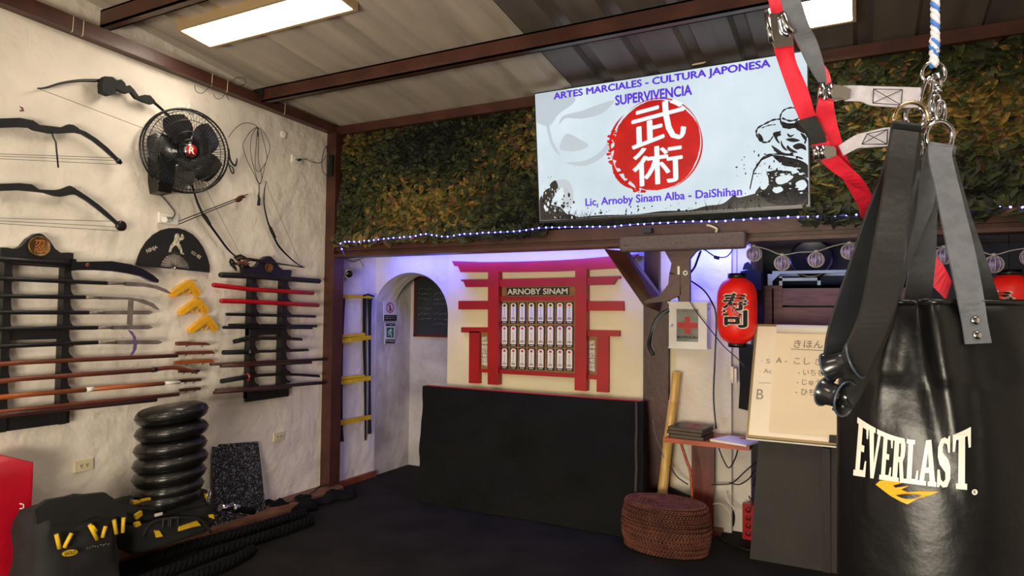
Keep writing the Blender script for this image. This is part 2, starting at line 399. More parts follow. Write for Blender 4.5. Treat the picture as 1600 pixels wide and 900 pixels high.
put_text(let[1], 'SUPERVIVENCIA', sub(f2, .335, .62, .825, .895), .07)
put_text(let[2], 'Lic. Arnoby Sinam Alba - DaiShihan', sub(f2, .20, .785, .075, .15), .055)
asp = (TR-TL).length/(TL-BL).length
red = MB(); rnd = random.Random(4); cu, cv, rr = .482, .495, .325
pts = []
for k in range(120):
    a = 2*PI*k/120; j = 1+.012*math.sin(5*a)+.006*rnd.uniform(-1, 1)
    if 2.6 < a < 4.4: j += rnd.uniform(-.06, .035)
    pts.append(f2(cu+rr*j*math.cos(a)/asp, cv+rr*j*math.sin(a)))
red.flat(pts)
def ringseg(mb, fn, a0, a1, r, wdt, cu, cv, n=24):
    for k in range(n):
        t0 = a0+(a1-a0)*k/n; t1 = a0+(a1-a0)*(k+1)/n; w0 = wdt*math.sin(PI*k/n)+.001; w1 = wdt*math.sin(PI*(k+1)/n)+.001
        p = lambda a, q: fn(cu+q*math.cos(a)/asp, cv+q*math.sin(a))
        mb.add([p(t0, r), p(t1, r), p(t1, r+w1), p(t0, r+w0)], [[0, 1, 2, 3]])
ringseg(red, f2, .2, 2.2, rr*1.03, .008, cu, cv); ringseg(red, f2, -1.3, .5, rr*1.02, .012, cu, cv); ringseg(red, f2, 2.3, 3.3, rr*1.04, .02, cu, cv); ringseg(red, f2, 3.3, 4.3, rr*1.03, .035, cu, cv)
for k in range(40):
    a = rnd.uniform(2.7, 4.6); q = rr*rnd.uniform(1.0, 1.12); s = rnd.uniform(.003, .012)
    red.flat(disc_pts(f2, cu+q*math.cos(a)/asp, cv+q*math.sin(a), s/asp*1.6, s, 7))
f3 = scr(.0022); kan = MB()
# 武術 with brush-like slanted strokes
def brush(fn, cu, cv, s, k=-.10): return lambda u, v: fn(cu+(u-.5)*s/asp + k*0, cv+(v-.5)*s+(u-.5)*.05)
put_text(kan, '武', sub(lambda u, v: f3(u, v+(u-.47)*.26), .395, .595, .50, .79), .02)
put_text(kan, '術', sub(lambda u, v: f3(u, v+(u-.47)*.08), .395, .58, .215, .49), .02)
ghost = MB(); f15 = scr(.0006)     # pale grey giant figure wash, upper left
def blob(mb, fn, pts, n=5): 
    P_ = [V((a, b_, 0)) for a, b_ in pts]; q, _ = smooth_path(P_, [0]*len(P_), n, True); mb.flat([fn(min(.999, max(.001, p.x)), min(.999, max(.001, p.y))) for p in q])
blob(ghost, f15, [(.0, 1), (.14, 1), (.17, .9), (.1, .82), (.06, .74), (.02, .76), (0, .8)])
blob(ghost, f15, [(.1, .74), (.13, .78), (.2, .76), (.28, .78), (.33, .86), (.27, .85), (.2, .82), (.12, .8)])
blob(ghost, f15, [(.1, .55), (.13, .66), (.19, .6), (.22, .55), (.17, .52)])
blob(ghost, f15, [(.12, .44), (.2, .40), (.28, .46), (.33, .6), (.36, .7), (.32, .62), (.27, .5), (.2, .44)])
blob(ghost, f15, [(.06, .3), (.13, .3), (.15, .16), (.12, .08), (.09, .2)])
blob(ghost, f15, [(.03, .9), (.06, .6), (.1, .5), (.07, .62), (.05, .8)])
inkb = MB(); f25 = scr(.0018)
# ink splashes along the bottom
blob(inkb, f25, [(.0, .0), (.0, .16), (.03, .24), (.06, .25), (.07, .2), (.05, .13), (.09, .1), (.12, .04), (.16, .0)])
blob(inkb, f25, [(.05, .28), (.075, .31), (.085, .25), (.06, .235)])
blob(inkb, f25, [(.1, 0), (.13, .04), (.17, .012), (.25, .016), (.4, .006), (.5, .018), (.6, .012), (.66, .035), (.72, .045), (.76, .1), (.78, .08), (.9, .13), (1, .16), (1, 0), (.6, 0)])
for k in range(260):
    a = rnd.random()
    u, v = (rnd.gauss(.07, .04), abs(rnd.gauss(.12, .12))) if a < .55 else ((rnd.uniform(.1, .95), abs(rnd.gauss(.03, .03))) if a < .8 else (rnd.gauss(.88, .06), abs(rnd.gauss(.22, .1))))
    s = abs(rnd.gauss(.002, .004))+.001
    if 0.004 < u < .99 and .004 < v < .6: inkb.flat(disc_pts(f25, u, v, s/asp, s*rnd.uniform(.6, 2), 6))
for k in range(60):      # grass-like brush strokes
    u = rnd.uniform(.09, .22) if k < 30 else rnd.uniform(.6, .85); h = rnd.uniform(.02, .1)*(1-(abs(u-.12)*3 if k < 30 else 0)); dx = rnd.uniform(-.02, .03)
    inkb.add([f25(u, 0), f25(u+.003, 0), f25(u+dx, h)], [[0, 1, 2]])
# crouching masked fighter, ink drawing at the right: coordinates as seen in the picture, lines and shadow masses
def NP(x, y): return ((x-1170/1.0)/1.0, y)
def uvp(x, y):      # photo pixel on the display -> u, v of the display
    p = WB(x, y, (yb+yt)/2); v = (p.z-zb)/(zt-zb); p = WB(x, y, yb+(yt-yb)*v); return ((p.x-xl)/(xr-xl), (p.z-zb)/(zt-zb))
n_ = lambda pts: [uvp(1150+x*.26875, 20+y*.26875) for x, y in pts]
def stroke(mb, fn, pts, wd, sub_=5, closed=False):
    P_ = [V((a, b_, 0)) for a, b_ in n_(pts)]; q, _ = smooth_path(P_, [0]*len(P_), sub_, closed); q = q+[q[0]] if closed else q; L_ = []; R_ = []
    for k, p in enumerate(q):
        d = q[min(k+1, len(q)-1)]-q[max(k-1, 0)]; d.x *= asp; d.normalize(); w_ = wd*(.35+.65*abs(math.sin(k*.7+1))); L_.append(fn(p.x-d.y*w_/asp, p.y+d.x*w_)); R_.append(fn(p.x+d.y*w_/asp, p.y-d.x*w_))
    mb.add(L_+R_, [[k, k+1, len(q)+k+1, len(q)+k] for k in range(len(q)-1)])
st_ = lambda pts, w_=.006, c=False: stroke(inkb, f25, pts, w_, 5, c)
st_([(262, 640), (258, 600), (280, 565), (320, 552), (360, 560), (385, 590), (390, 620)], .006); st_([(262, 640), (275, 665), (310, 672), (350, 665)], .005); st_([(268, 612), (310, 628), (350, 622), (372, 605)], .007); st_([(275, 640), (310, 652), (345, 645)], .006)
st_([(262, 618), (220, 622), (180, 640), (130, 668), (118, 695), (128, 725), (150, 750), (185, 752), (205, 735)], .007); st_([(150, 670), (190, 655), (230, 650)], .004); st_([(205, 735), (230, 700), (262, 690)], .005)
st_([(390, 620), (410, 650), (415, 700), (400, 760)], .006); st_([(118, 890), (150, 850), (190, 825), (260, 822), (330, 830), (390, 850)], .006)
for pts in ([(268, 632), (300, 642), (345, 640), (372, 622), (378, 650), (350, 668), (300, 672), (272, 660)], [(350, 640), (392, 632), (410, 660), (398, 700), (370, 690), (345, 670)],[(215, 700), (250, 690), (262, 712), (240, 724), (256, 760), (240, 752), (225, 728)],[(262, 740), (275, 770), (300, 800), (280, 796), (262, 770)],[(300,700),(318,712),(340,706),(320,724),(300,716)],
            [(290, 735), (330, 728), (372, 742), (340, 752), (312, 748)], [(330, 775), (365, 758), (400, 770), (408, 800), (380, 790), (352, 796)], [(375, 700), (402, 712), (412, 745), (392, 732)], [(300, 770), (322, 790), (360, 812), (325, 812), (296, 790)], [(205, 770), (240, 790), (280, 815), (330, 820), (300, 832), (240, 818)], [(128, 700), (150, 715), (160, 745), (140, 742)],
            [(220, 835), (300, 840), (380, 860), (430, 900), (430, 960), (380, 940), (340, 900), (280, 890), (240, 860)]): blob(inkb, f25, n_(pts), 4)
e2_ = lambda pts: [(820+x*.3, 80+y*.3) for x, y in pts]
for pts in ([(1262, 640), (1300, 620), (1380, 625), (1440, 640), (1478, 680), (1490, 800), (1300, 800), (1230, 760), (1200, 740), (1235, 690)], ): blob(inkb, f25, [uvp(a, b_) for a, b_ in e2_(pts)], 5)
st2 = [uvp(a, b_) for a, b_ in e2_([(1170, 715), (1190, 620), (1230, 560), (1280, 538), (1340, 545), (1400, 560), (1450, 580), (1480, 620)])]
for k in range(len(st2)-1): inkb.add([f25(st2[k][0], st2[k][1]), f25(st2[k+1][0], st2[k+1][1]), f25(st2[k+1][0]+.003, st2[k+1][1]-.012), f25(st2[k][0]+.003, st2[k][1]-.012)], [[0, 1, 2, 3]])
wht = MB(); f28 = scr(.0026)
for pts in ([(1235, 665), (1262, 645), (1270, 690), (1250, 720), (1228, 712)], [(1310, 660), (1360, 645), (1400, 655), (1350, 690), (1315, 690)], [(1410, 690), (1450, 670), (1470, 700), (1440, 725)], [(1290, 720), (1330, 705), (1345, 725), (1310, 740)]): blob(wht, f28, [uvp(a, b_) for a, b_ in e2_(pts)], 4)
for k in range(160):
    a, b_ = uvp(*e2_([(rnd.uniform(1200, 1480), rnd.gauss(650, 45))])[0]); s = abs(rnd.gauss(.002, .003))+.0008
    if a < .992 and .02 < b_ < .6: (wht if k % 2 else inkb).flat(disc_pts(f28 if k % 2 else f25, a, b_, s/asp*2.2, s, 6))
blob(wht, f28, [(.062, .16), (.075, .2), (.1, .25), (.11, .2), (.09, .15)])
for k in range(70):
    u, v = rnd.gauss(.07, .025), abs(rnd.gauss(.12, .06)); s = abs(rnd.gauss(.002, .003))+.0008
    if .01 < u: wht.flat(disc_pts(f28, u, v, s/asp, s*2, 6))
vio = scrm('screen_violet', (84, 48, 200))
brk = MB(); brk.box(((TL.x+TR.x)/2+.22, -.12, zt-.02), ((TL.x+TR.x)/2+.32, .0, zt+.03)); brk.box((xl+.4, -.06, zb+.1), (xl+.46, .0, zt-.1)); brk.box((xr-.46, -.06, zb+.1), (xr-.4, .0, zt-.1))
T('wall_screen', 'large lit wall screen with a red sun disc and martial arts lettering', 'screen', [
    ('display', b, screen_m, [('lettering', l3_, vio, 'violet lettering') for l3_ in let]+[('sun_disc', red, mat('screen_red', (205, 18, 16), .15, emit=1., ebase=True, vs=8, col2=(176, 10, 10), mask=(.3, .6)), 'red brushed disc'),
        ('calligraphy', kan, scrm('screen_white', (226, 234, 238)), 'white brushed characters'), ('grey_wash', ghost, scrm('screen_grey', (178, 188, 194), .5)), ('ink_drawing', inkb, scrm('screen_black', (14, 14, 16), .05)), ('ink_highlight', wht, scrm('screen_white_two', (206, 216, 220)))]),
    ('bezel', case, MT['satin']), ('wall_bracket', brk, MT['steelbrown'])])
b = MB(); b.tube([WB(x, y, -.06) for x, y in ((1022, 103), (1040, 108), (1070, 103), (1100, 98), (1105, 92))], .004, 6, sub=4); b.tube([WB(x, y, -.05) for x, y in ((1028, 108), (1050, 109), (1080, 101), (1103, 97))], .004, 6, sub=4)
T('cable', 'pale cable lying along the top of the lit screen', 'cable', [(None, b, MT['cream'])])

# ------------------------------------------------------------ blue light string on the beam
led_m = mat('blue_led', (120, 110, 255), .3, emit=2.); led_m.node_tree.nodes['Principled BSDF'].inputs['Emission Color'].default_value = (.13, .11, 1, 1)
core_m = mat('white_blue_led', (200, 200, 255), .3, emit=7.); core_m.node_tree.nodes['Principled BSDF'].inputs['Emission Color'].default_value = (.22, .20, 1, 1)
lpx = [(530, 397), (533, 379), (560, 378), (600, 373), (640, 370), (665, 366), (700, 370), (720, 366), (760, 364), (800, 362), (840, 357), (880, 355), (950, 354), (1000, 350), (1060, 347), (1110, 346), (1160, 343), (1240, 339), (1330, 336), (1450, 329), (1580, 324), (1700, 318)]
lw = [WB(x, y, -.098) for x, y in lpx]; lw[0] = WB(538, 398, -.07)
path, _ = smooth_path(lw, [0]*len(lw), 6)
tube_b = MB(); tube_b.tube(path, .0035, 6)
tot = sum((path[i+1]-path[i]).length for i in range(len(path)-1))
parts = [('cord', tube_b, mat('blue_glow_cord', (60, 60, 150), .4, emit=.7))]  # cord given a glow that stands in for the bulbs' blue halo
def along(path, s):
    for i in range(len(path)-1):
        d = (path[i+1]-path[i]).length
        if s <= d: return path[i].lerp(path[i+1], s/d)
        s -= d
    return path[-1]
T_led = T('light_string', 'string of small blue lights along the top of the brown beam', 'light string', parts+[('bulb', MB().sphere(along(path, .05), .0062, 8), core_m)])
bl0 = [c for c in T_led.children if c.name.startswith('bulb')][0]
nl = 96
for i in range(1, nl):
    s = .05+(tot-.1)*i/(nl-1)+rn.uniform(-.006, .006); p = along(path, s)+V((0, -.003, rn.uniform(-.003, .003)))
    c = bl0.copy(); COL.objects.link(c); c.parent = T_led; c.location = p-along(path, .05)
# ------------------------------------------------------------ sound bar under the beam
b = MB(); y0 = -.17
fr = [WB(968, 369, y0), WB(1163, 362, y0), WB(1166, 388, y0), WB(970, 392, y0)]
x0, x1 = fr[0].x, fr[1].x; z1 = (fr[0].z+fr[1].z)/2; z0 = (fr[2].z+fr[3].z)/2; r = .02
prof = []
for cy_, cz_, a0 in ((y0+r, z1-r, 90), (y0+r, z0+r, 180), (y0+.07, z0+r, 270), (y0+.07, z1-r, 0)):
    for k in range(5): a = math.radians(a0+k*22.5); prof.append((cy_+r*math.cos(a)*(-1 if 0 else 1), cz_+r*math.sin(a)))
b.loft([[V((x, y0+.045+(a-y0-.045)*s, (z0+z1)/2+(c-(z0+z1)/2)*s)) for a, c in prof] for x, s in ((x0, .85), (x0+.008, .97), (x0+.02, 1), (x1-.02, 1), (x1-.008, .97), (x1, .85))])
bk = MB()
for X in (x0+.15, x1-.15): bk.box((X-.02, y0+.06, z1-.03), (X+.02, -.04, z1))
mk = MB()
for i in range(4): mk.box(((x0+x1)/2-.05+i*.03, y0-.0015, (z0+z1)/2-.01), ((x0+x1)/2-.045+i*.03, y0, (z0+z1)/2-.004))
mk.box((x0+.03, y0-.0015, (z0+z1)/2-.012), (x0+.06, y0, (z0+z1)/2-.008))
T('sound_bar', 'long grey sound bar mounted on the brown beam below the screen', 'speaker', [('housing', b, mat('grey_speaker_cloth', (98, 87, 88), .8, var=.1, vs=60, bump=.4, bs=500, bdist=.002)), ('wall_bracket', bk, MT['black']), ('indicator_marks', mk, MT['black'])])
b = MB(); b.tube([WB(*p, -.09) for p in ((1104, 352), (1110, 353), (1120, 358), (1118, 363))], .007, 8, sub=3)
T('strip_controller', 'small pale light string controller on top of the sound bar', 'controller', [(None, b, MT['cream'])])
b = MB(); b.box(WB(1004, 364, -.1), WB(1020, 357, -.06)+V((0, 0, .0)));
T('receiver_box', 'tiny black box with blue edge on the beam above the sound bar', 'box', [(None, b, mat('blue_black_plastic', (20, 22, 60), .4))])

# ------------------------------------------------------------ torii board
TM = MT['torii']; yw = .6; yf = .555
def pB(pts, y, d): 
    m = MB(); m.prism([WB(x, yy, y) for x, yy in pts], (0, d, 0)); return m
def pB2(m, pts, y, d): m.prism([WB(x, yy, y) for x, yy in pts], (0, d, 0)); return m
crp = lambda pts: [(690+x/3.9125, 390+y/3.9125) for x, y in pts]
parts = []
top = MB(); pB2(top, crp([(62, 70), (250, 76), (450, 74), (700, 66), (860, 56), (1040, 40), (1200, 28), (1150, 62), (1100, 88), (1085, 112), (860, 125), (700, 133), (450, 137), (115, 137), (100, 103), (78, 100)]), .535, .04)
lip = MB(); pB2(lip, crp([(78, 92), (450, 104), (860, 88), (1180, 56), (1150, 66), (1110, 90), (1085, 112), (860, 125), (700, 133), (450, 137), (115, 137), (100, 103)]), .528, .008)
tops = [('lower_lintel_edge', lip, TM)]
second = pB2(MB(), crp([(118, 183), (350, 182), (815, 171), (1088, 163), (1086, 178), (1066, 180), (1046, 214), (815, 220), (350, 227), (148, 229), (132, 194), (120, 194)]), .54, .04)
parts += [('top_lintel', top, TM, tops), ('second_lintel', second, TM)]
parts += [('post', pB2(MB(), crp([(284, 100), (348, 100), (345, 828), (281, 824)]), yf-.03, .06), TM), ('post', pB2(MB(), crp([(817, 90), (886, 90), (884, 866), (812, 860)]), yf-.03, .06), TM)]
for c in ([(102, 314), (284, 314), (282, 366), (102, 366)], [(884, 316), (1108, 316), (1110, 374), (884, 374)], [(119, 475), (284, 476), (284, 507), (119, 507)], [(884, 492), (1085, 495), (1085, 531), (884, 528)],
          [(340, 287), (817, 286), (817, 310), (340, 311)]): parts.append(('tie_beam', pB2(MB(), crp(c), yf, .045), TM))
parts += [('short_post', pB2(MB(), crp([(168, 500), (231, 500), (229, 819), (166, 816)]), yf, .045), TM), ('short_post', pB2(MB(), crp([(950, 520), (1018, 522), (1017, 874), (947, 870)]), yf, .045), TM)]
parts += [('bottom_rail', pB2(MB(), crp([(229, 728), (282, 732), (282, 753), (229, 749)]), yf+.01, .035), TM), ('bottom_rail', pB2(MB(), crp([(344, 732), (813, 760), (813, 784), (344, 758)]), yf, .04), TM), ('bottom_rail', pB2(MB(), crp([(882, 764), (950, 768), (950, 795), (882, 790)]), yf+.01, .035), TM)]
ply = MB(); pB2(ply, crp([(342, 222), (820, 215), (820, 765), (342, 740)]), .585, .015)
nb = MB(); FQ = quad(WB(690+398/3.9125, 390+234/3.9125, .57), WB(690+776/3.9125, 390+230/3.9125, .57), WB(690+776/3.9125, 390+277/3.9125, .57), WB(690+398/3.9125, 390+281/3.9125, .57))
nb.prism([FQ(0, 0), FQ(1, 0), FQ(1, 1), FQ(0, 1)], (0, .014, 0))
nl_ = MB(); put_text(nl_, 'ARNOBY SINAM', lambda u, v: FQ(.015+.97*u, .13+.74*v)+V((0, -.002, 0)), .045)
parts += [('back_panel', ply, MT['ply']), ('name_board', nb, MT['satin'], [('lettering', nl_, MT['white'], 'white block lettering')])]
def kanji_panel(pts, text, tq):
    m = MB(); pB2(m, crp(pts), .585, .015); k = MB(); f = quad(*[WB(690+x/3.9125, 390+y/3.9125, .58) for x, y in tq])
    n = len(text)
    for i, ch in enumerate(text): put_text(k, ch, sub(f, .05, .95, 1-(i+.93)/n, 1-(i+.05)/n), .05)
    return ('side_panel', m, MT['ply'], [('lettering', k, MT['white'], 'white carved characters')])
parts.append(kanji_panel([(229, 505), (284, 505), (284, 735), (229, 730)], '武神館忍者道場', [(243, 532), (281, 532), (281, 712), (243, 708)]))
parts.append(kanji_panel([(882, 528), (952, 530), (950, 770), (882, 766)], '武神館忍者道場', [(900, 555), (940, 556), (940, 748), (900, 744)]))
T('torii_board', 'red wooden temple gate board hung on the back wall', 'wall board', parts)
# name tags (7 rows of identical build, copied)
cx_top = [385, 439, 493, 549, 606, 665, 723, 781]
rows = [(324, 452), (466, 590), (601, 728)]
ordn = ['first', 'second', 'third', 'fourth', 'fifth', 'sixth', 'seventh', 'eighth']; rown = ['top', 'middle', 'bottom']
def cpt(x, y, d): return WB(690+x/3.9125, 390+y/3.9125, d)
c0 = cpt(385, 388, .575)
tw, th = .078, .225
q1 = cpt(364, 324, .575); q2 = cpt(405, 452, .575); tw = q2.x-q1.x; th = q1.z-q2.z
def tag_build(c, style):
    X = lambda u, v, d=0: V((c.x+(u-.5)*tw, c.y-d, c.z+(v-.5)*th))
    a = MB(); a.prism([X(.0, 0), X(1, 0), X(1, .97), X(.9, 1), X(.1, 1), X(0, .97)], (0, .008, 0))
    p = MB(); p.prism([X(.12, .12, .002), X(.88, .12, .002), X(.88, .9, .002), X(.72, .97, .002), X(.28, .97, .002), X(.12, .9, .002)], (0, .002, 0))
    d = MB(); d.flat([X(.5+.18*math.cos(2*PI*k/14), .86+.06*math.sin(2*PI*k/14), .003) for k in range(14)])
    t = MB()
    for k in range(6 if style else 5): t.flat([X(.44, .36+.07*k, .003), X(.56, .36+.07*k, .003), X(.54, .395+.07*k, .003), X(.46, .395+.07*k, .003)])
    for k, (u0, u1) in enumerate(((.3, .7), (.22, .78))): t.flat([X(u0, .27-.06*k, .003), X(u1, .27-.06*k, .003), X(u1, .3-.06*k, .003), X(u0, .3-.06*k, .003)])
    s = MB()
    for u in (.3, .5, .7): s.flat([X(u-.07, .04, .001), X(u+.07, .04, .001), X(u+.05, .08, .001), X(u-.07, .08, .001)])
    return [('backing', a, MT['satin']), ('plate', p, MT['paper'], [('lettering', t, MT['ink'] if style else mat('brown_ink', (90, 60, 60), .7)), ('footer_text', s, MT['paper'])]), ('dot', d, MT['ink'] if style == 2 else MT['redink'])]
protos = {}
for r_, (ya, yb_) in enumerate(rows):
    for k, cxx in enumerate(cx_top):
        sl = (cxx-385)*(.0 if r_ == 0 else .012 if r_ == 1 else .035)
        cc = cpt(cxx, (ya+yb_)/2+sl*.8, .575)
        style = 2 if (r_ == 0 and k < 6) else 1 if (r_+k) % 2 else 0
        lab = 'white name tag, %s from the left in the %s row of the red gate board' % (ordn[k], rown[r_])
        if style not in protos: protos[style] = (T('name_tag', lab, 'name tag', tag_build(cc, style), 'name tags on the red gate board'), cc)
        else: o, pc = protos[style]; dup(o, cc-pc, lab)
# ------------------------------------------------------------ left wall: racks
def pL(pts, x, t, m=None):          # polygon on the wall, front at x, thickness t
    m = m or MB(); m.prism([WL(a, b_, x) for a, b_ in pts], (-t, 0, 0)); return m
def rackparts(yc, yr, ztop_, up, z_bot, boards, cusps, crest_h, medal_r, medal_z):
    """crest drawn in wall coordinates, symmetric about yc; up = [(y0,y1)] uprights"""
    parts = []; h = yr-yc
    half = [(0, ztop_), (.10*h, ztop_-.005), (.3*h, ztop_-.035), (.45*h, ztop_-.075), (.62*h, ztop_-.095), (.85*h, ztop_-.09), (1.0*h, ztop_-.092), (h, ztop_-.12), (.93*h, ztop_-.15), (.93*h, ztop_-crest_h), ]
    pts = [(yc+a, z) for a, z in half] + [(yc-a, z) for a, z in half[::-1]][:-1]
    P3 = [V((.05, a, z)) for a, z in pts]
    cr = MB(); cr.prism(P3, (-.04, 0, 0))
    md = MB(); md.lathe([(.001, 0), (medal_r, 0), (medal_r, .008), (medal_r*.92, .012), (medal_r*.88, .006), (.001, .006)], (.05, yc, medal_z), (1, 0, 0), 28)
    ch = MB(); put_text(ch, '忍', quad((.0585, yc-medal_r*.5, medal_z+medal_r*.6), (.0585, yc+medal_r*.5, medal_z+medal_r*.6), (.0585, yc+medal_r*.5, medal_z-medal_r*.6), (.0585, yc-medal_r*.5, medal_z-medal_r*.6)), .02)
    parts.append(('crest', cr, MT['black'], [('medallion', md, MT['gold'], 'round bronze medallion'), ('emblem', ch, mat('emblem_orange', (170, 96, 40), .5))]))
    for y0, y1, tip in up:
        m = MB(); zs = sorted(cusps, reverse=True); ol = [(y0, z_bot), (y0, ztop_-crest_h+.01), (y1, ztop_-crest_h+.01)]
        for i, z in enumerate(zs):
            zp = (ztop_-crest_h) if i == 0 else zs[i-1]; g = zp-z
            ol += [(y1, z+g*.62), (y1+(tip-y1)*.35, z+g*.35), (tip, z+g*.14), (tip, z)]
            ol += [(y1, z-.004)]
        ol += [(y1, z_bot)]
        m.prism([V((.06, a, b_)) for a, b_ in ol], (-.055, 0, 0)); parts.append(('upright', m, MT['black']))
    for z0, z1, ya, yb_ in boards:
        m = MB(); m.box((.015, ya, z0), (.045, yb_, z1)); parts.append(('shelf_board', m, MT['black']))
    return parts
X6 = .06
yc1 = WL(61, 385, .05).y; yr1 = WL(115, 400, .05).y
zt1 = WL(58, 364, .05).z; zb1 = WL(31, 414, .05).z
u0, u1, ut = WL(98, 500, X6).y, WL(109, 500, X6).y, WL(116.5, 500, X6).y
cus = [WL(112, y, X6).z for y in (444, 466, 490, 514, 541, 561, 586, 611, 634)]
zb_ = WL(112, 661, X6).z
bd = lambda ya, yb_, a, b2: (WL(108, b2, .03).z, WL(108, a, .03).z, ya, yb_)
ul = 2*yc1-ut
T('weapon_rack', 'wide black wooden weapon rack with crest, at the left end of the wall', 'weapon rack', rackparts(yc1, yr1, zt1, [(u0, u1, ut), (2*yc1-u1, 2*yc1-u0, 2*yc1-u1+.045)], zb_,
    [bd(2*yc1-u1, u1, 510, 529), bd(2*yc1-u1, ut, 634, 660), (zb1-.0, zb1+.06, 2*yc1-u1, u1)], cus, zt1-zb1, .055, WL(61, 385, .05).z))
yc2 = WL(420, 416, .05).y; yr2 = WL(456, 420, .05).y; zt2 = WL(420, 400, .05).z; zb2 = WL(420, 434, .05).z
v0, v1, vt = WL(391, 520, X6).y, WL(399.5, 520, X6).y, WL(407, 520, X6).y
w0, w1, wt = WL(440.5, 520, X6).y, WL(448, 520, X6).y, WL(456, 520, X6).y
cus2 = [WL(400, y, X6).z for y in (455, 473, 494, 510, 532, 552, 571, 589, 604)]
zb2_ = WL(395, 627, X6).z
T('weapon_rack', 'narrower black wooden sword rack with crest, near the brown corner column', 'weapon rack', rackparts(yc2, yr2, zt2, [(v0, v1, vt), (w0, w1, wt)], zb2_+.02,
    [(WL(420, 523, .03).z, WL(420, 512, .03).z, v0, w1), (WL(420, 623, .03).z, WL(420, 604, .03).z, v0, wt)], cus2, zt2-zb2, .036, WL(421, 418, .05).z))

# ---- long weapons: rod helper (pixel polyline on the plane x = off)
def rod(m, pts, r, x, flat=1., sub=0, n=10):
    return m.tube([WL(a, b_, x) for a, b_ in pts], r, n, flat=flat, sub=sub)
def ext(p0, p1, px):     # extend a line to the left past the frame
    s = (p1[1]-p0[1])/(p1[0]-p0[0]); return (px, p0[1]+s*(px-p0[0]))
LX = -95
X8 = .085
# 1 broad sheathed curved blade
m = pL([(113, 404), (119, 405), (120, 409), (175, 408), (205, 413), (225, 421), (240, 430), (249, 438), (247, 442), (238, 440), (222, 432), (205, 428), (180, 424), (150, 422), (121, 422), (115, 423), (112, 420)], .1, .03)
d = MB(); d.lathe([(.001, 0), (.012, 0), (.012, .002), (.001, .002)], WL(137, 414, .1), (1, 0, 0), 16)
g = rod(MB(), [(LX, 398), (116, 413)], .014, .085)
T('glaive', 'black sheathed broad curved glaive blade, topmost on the wide rack', 'glaive', [('sheath', m, MT['satin'], [('stud', d, MT['brownwood'], 'brown round stud')]), ('shaft', g, MT['black'])])
def spear(label, cat, name, y_at_left, shaft_end, ferr_end, blade, extra=(), xs=X8, r=.0115, shaft_mat='black', bm='steel'):
    p0 = (31, y_at_left); L_ = ext(p0, shaft_end, LX)
    sh = rod(MB(), [L_, p0, shaft_end], r, xs)
    fe = rod(MB(), [shaft_end, ferr_end], [r*.85, r*.7], xs)
    bl = pL(blade, xs+.004, .007)
    return T(name, label, cat, [('shaft', sh, MT[shaft_mat]), ('ferrule', fe, MT['steel'], [], 'grey metal ferrule'), ('blade', bl, MT[bm], [], 'dull steel blade')]+list(extra))
spear('black glaive with long curved steel blade, second from top of wide rack', 'glaive', 'glaive', 436.5, (167, 442.5), (196, 443),
      [(194, 441), (197, 440), (225, 442), (245, 446), (260, 452), (269, 459), (262, 458), (243, 451), (225, 448), (199, 447), (194, 446)])
spear('black glaive with hooked steel blade, third from top of wide rack', 'glaive', 'glaive', 463, (133, 464.5), (157, 465),
      [(156, 463), (205, 465), (225, 468), (240, 474), (250, 484), (246, 484), (232, 477), (215, 471), (200, 468), (156, 468)])
cross = pL([(205, 465), (209, 470), (207, 509), (199, 507), (201, 470)], .098, .006)
spear('black shafted spear with a straight blade and upright cross blade, fourth on the wide rack', 'spear', 'spear', 488, (138, 488.5), (163, 489),
      [(162, 486), (234, 485), (240, 488), (233, 491.5), (162, 491.5)], [('cross_blade', cross, MT['steel'], [], 'upright steel cross blade')])
spear('black shafted spear with a plain straight blade, fifth on the wide rack', 'spear', 'spear', 513.5, (152, 512), (176, 512),
      [(175, 509), (233, 508), (240, 511.5), (233, 514.5), (175, 515)])
cres = [(200, 515), (207, 518), (212, 526), (214.5, 536), (213, 546), (208, 554), (203, 556), (208, 547), (209.5, 536), (208, 526)]
spear('black shafted spear with a violet lit crescent guard, sixth on the wide rack', 'spear', 'spear', 540, (152, 535), (182, 535.5),
      [(181, 532), (247, 531.5), (254.5, 535), (247, 538), (181, 538)], [('crescent', pL(cres, .098, .006), mat('violet_lit_steel', (150, 132, 205), .25, .8), [], 'crescent with violet light in its colour')])  # violet light falling on the crescent is put into its steel colour
m = rod(MB(), [(LX, 576), (31, 566.5), (277, 555.5)], .0125, X8)
T('staff', 'thin brown wooden staff ending at the uppermost wooden knives', 'staff', [(None, m, MT['brownwood'])])
m = rod(MB(), [(LX, 607), (31, 592), (112, 586.5), (238, 578)], .0135, X8)
hk = MB(); hk.tube([WL(a, b_, X8) for a, b_ in ((236, 578), (255, 575.5), (272, 574.5), (288, 577), (300, 580), (309, 583.5))], [.0135, .0135, .013, .012, .010, .004], 10, sub=3)
hk.tube([WL(a, b_, X8) for a, b_ in ((296, 579), (303, 579), (307, 578))], [.006, .005, .003], 8)
rg = rod(MB(), [(237, 578), (244, 577.3)], .0158, X8)
T('hooked_staff', 'brown wooden staff with a curved hooked tip and dark ring', 'staff', [('shaft', m, MT['brownwood']), ('hook', hk, MT['brownwood']), ('ring', rg, MT['black'], [], 'dark ring')])
m = rod(MB(), [(LX, 631), (31, 617.5), (134, 609)], .0135, X8); rod(m, [(145, 608), (256, 599)], .0135, X8)
bnd = rod(MB(), [(134, 609), (146, 607.8)], .0138, X8); tip = rod(MB(), [(255, 599), (281, 597.5)], [.011, .009], X8)
T('banded_staff', 'orange brown staff with a white band and white tip', 'staff', [('shaft', m, MT['redwood']), ('band', bnd, MT['white'], [], 'white band'), ('tip', tip, MT['white'], [], 'white tip')])
m = rod(MB(), [(LX, 655), (31, 640), (279, 616)], .0125, X8)
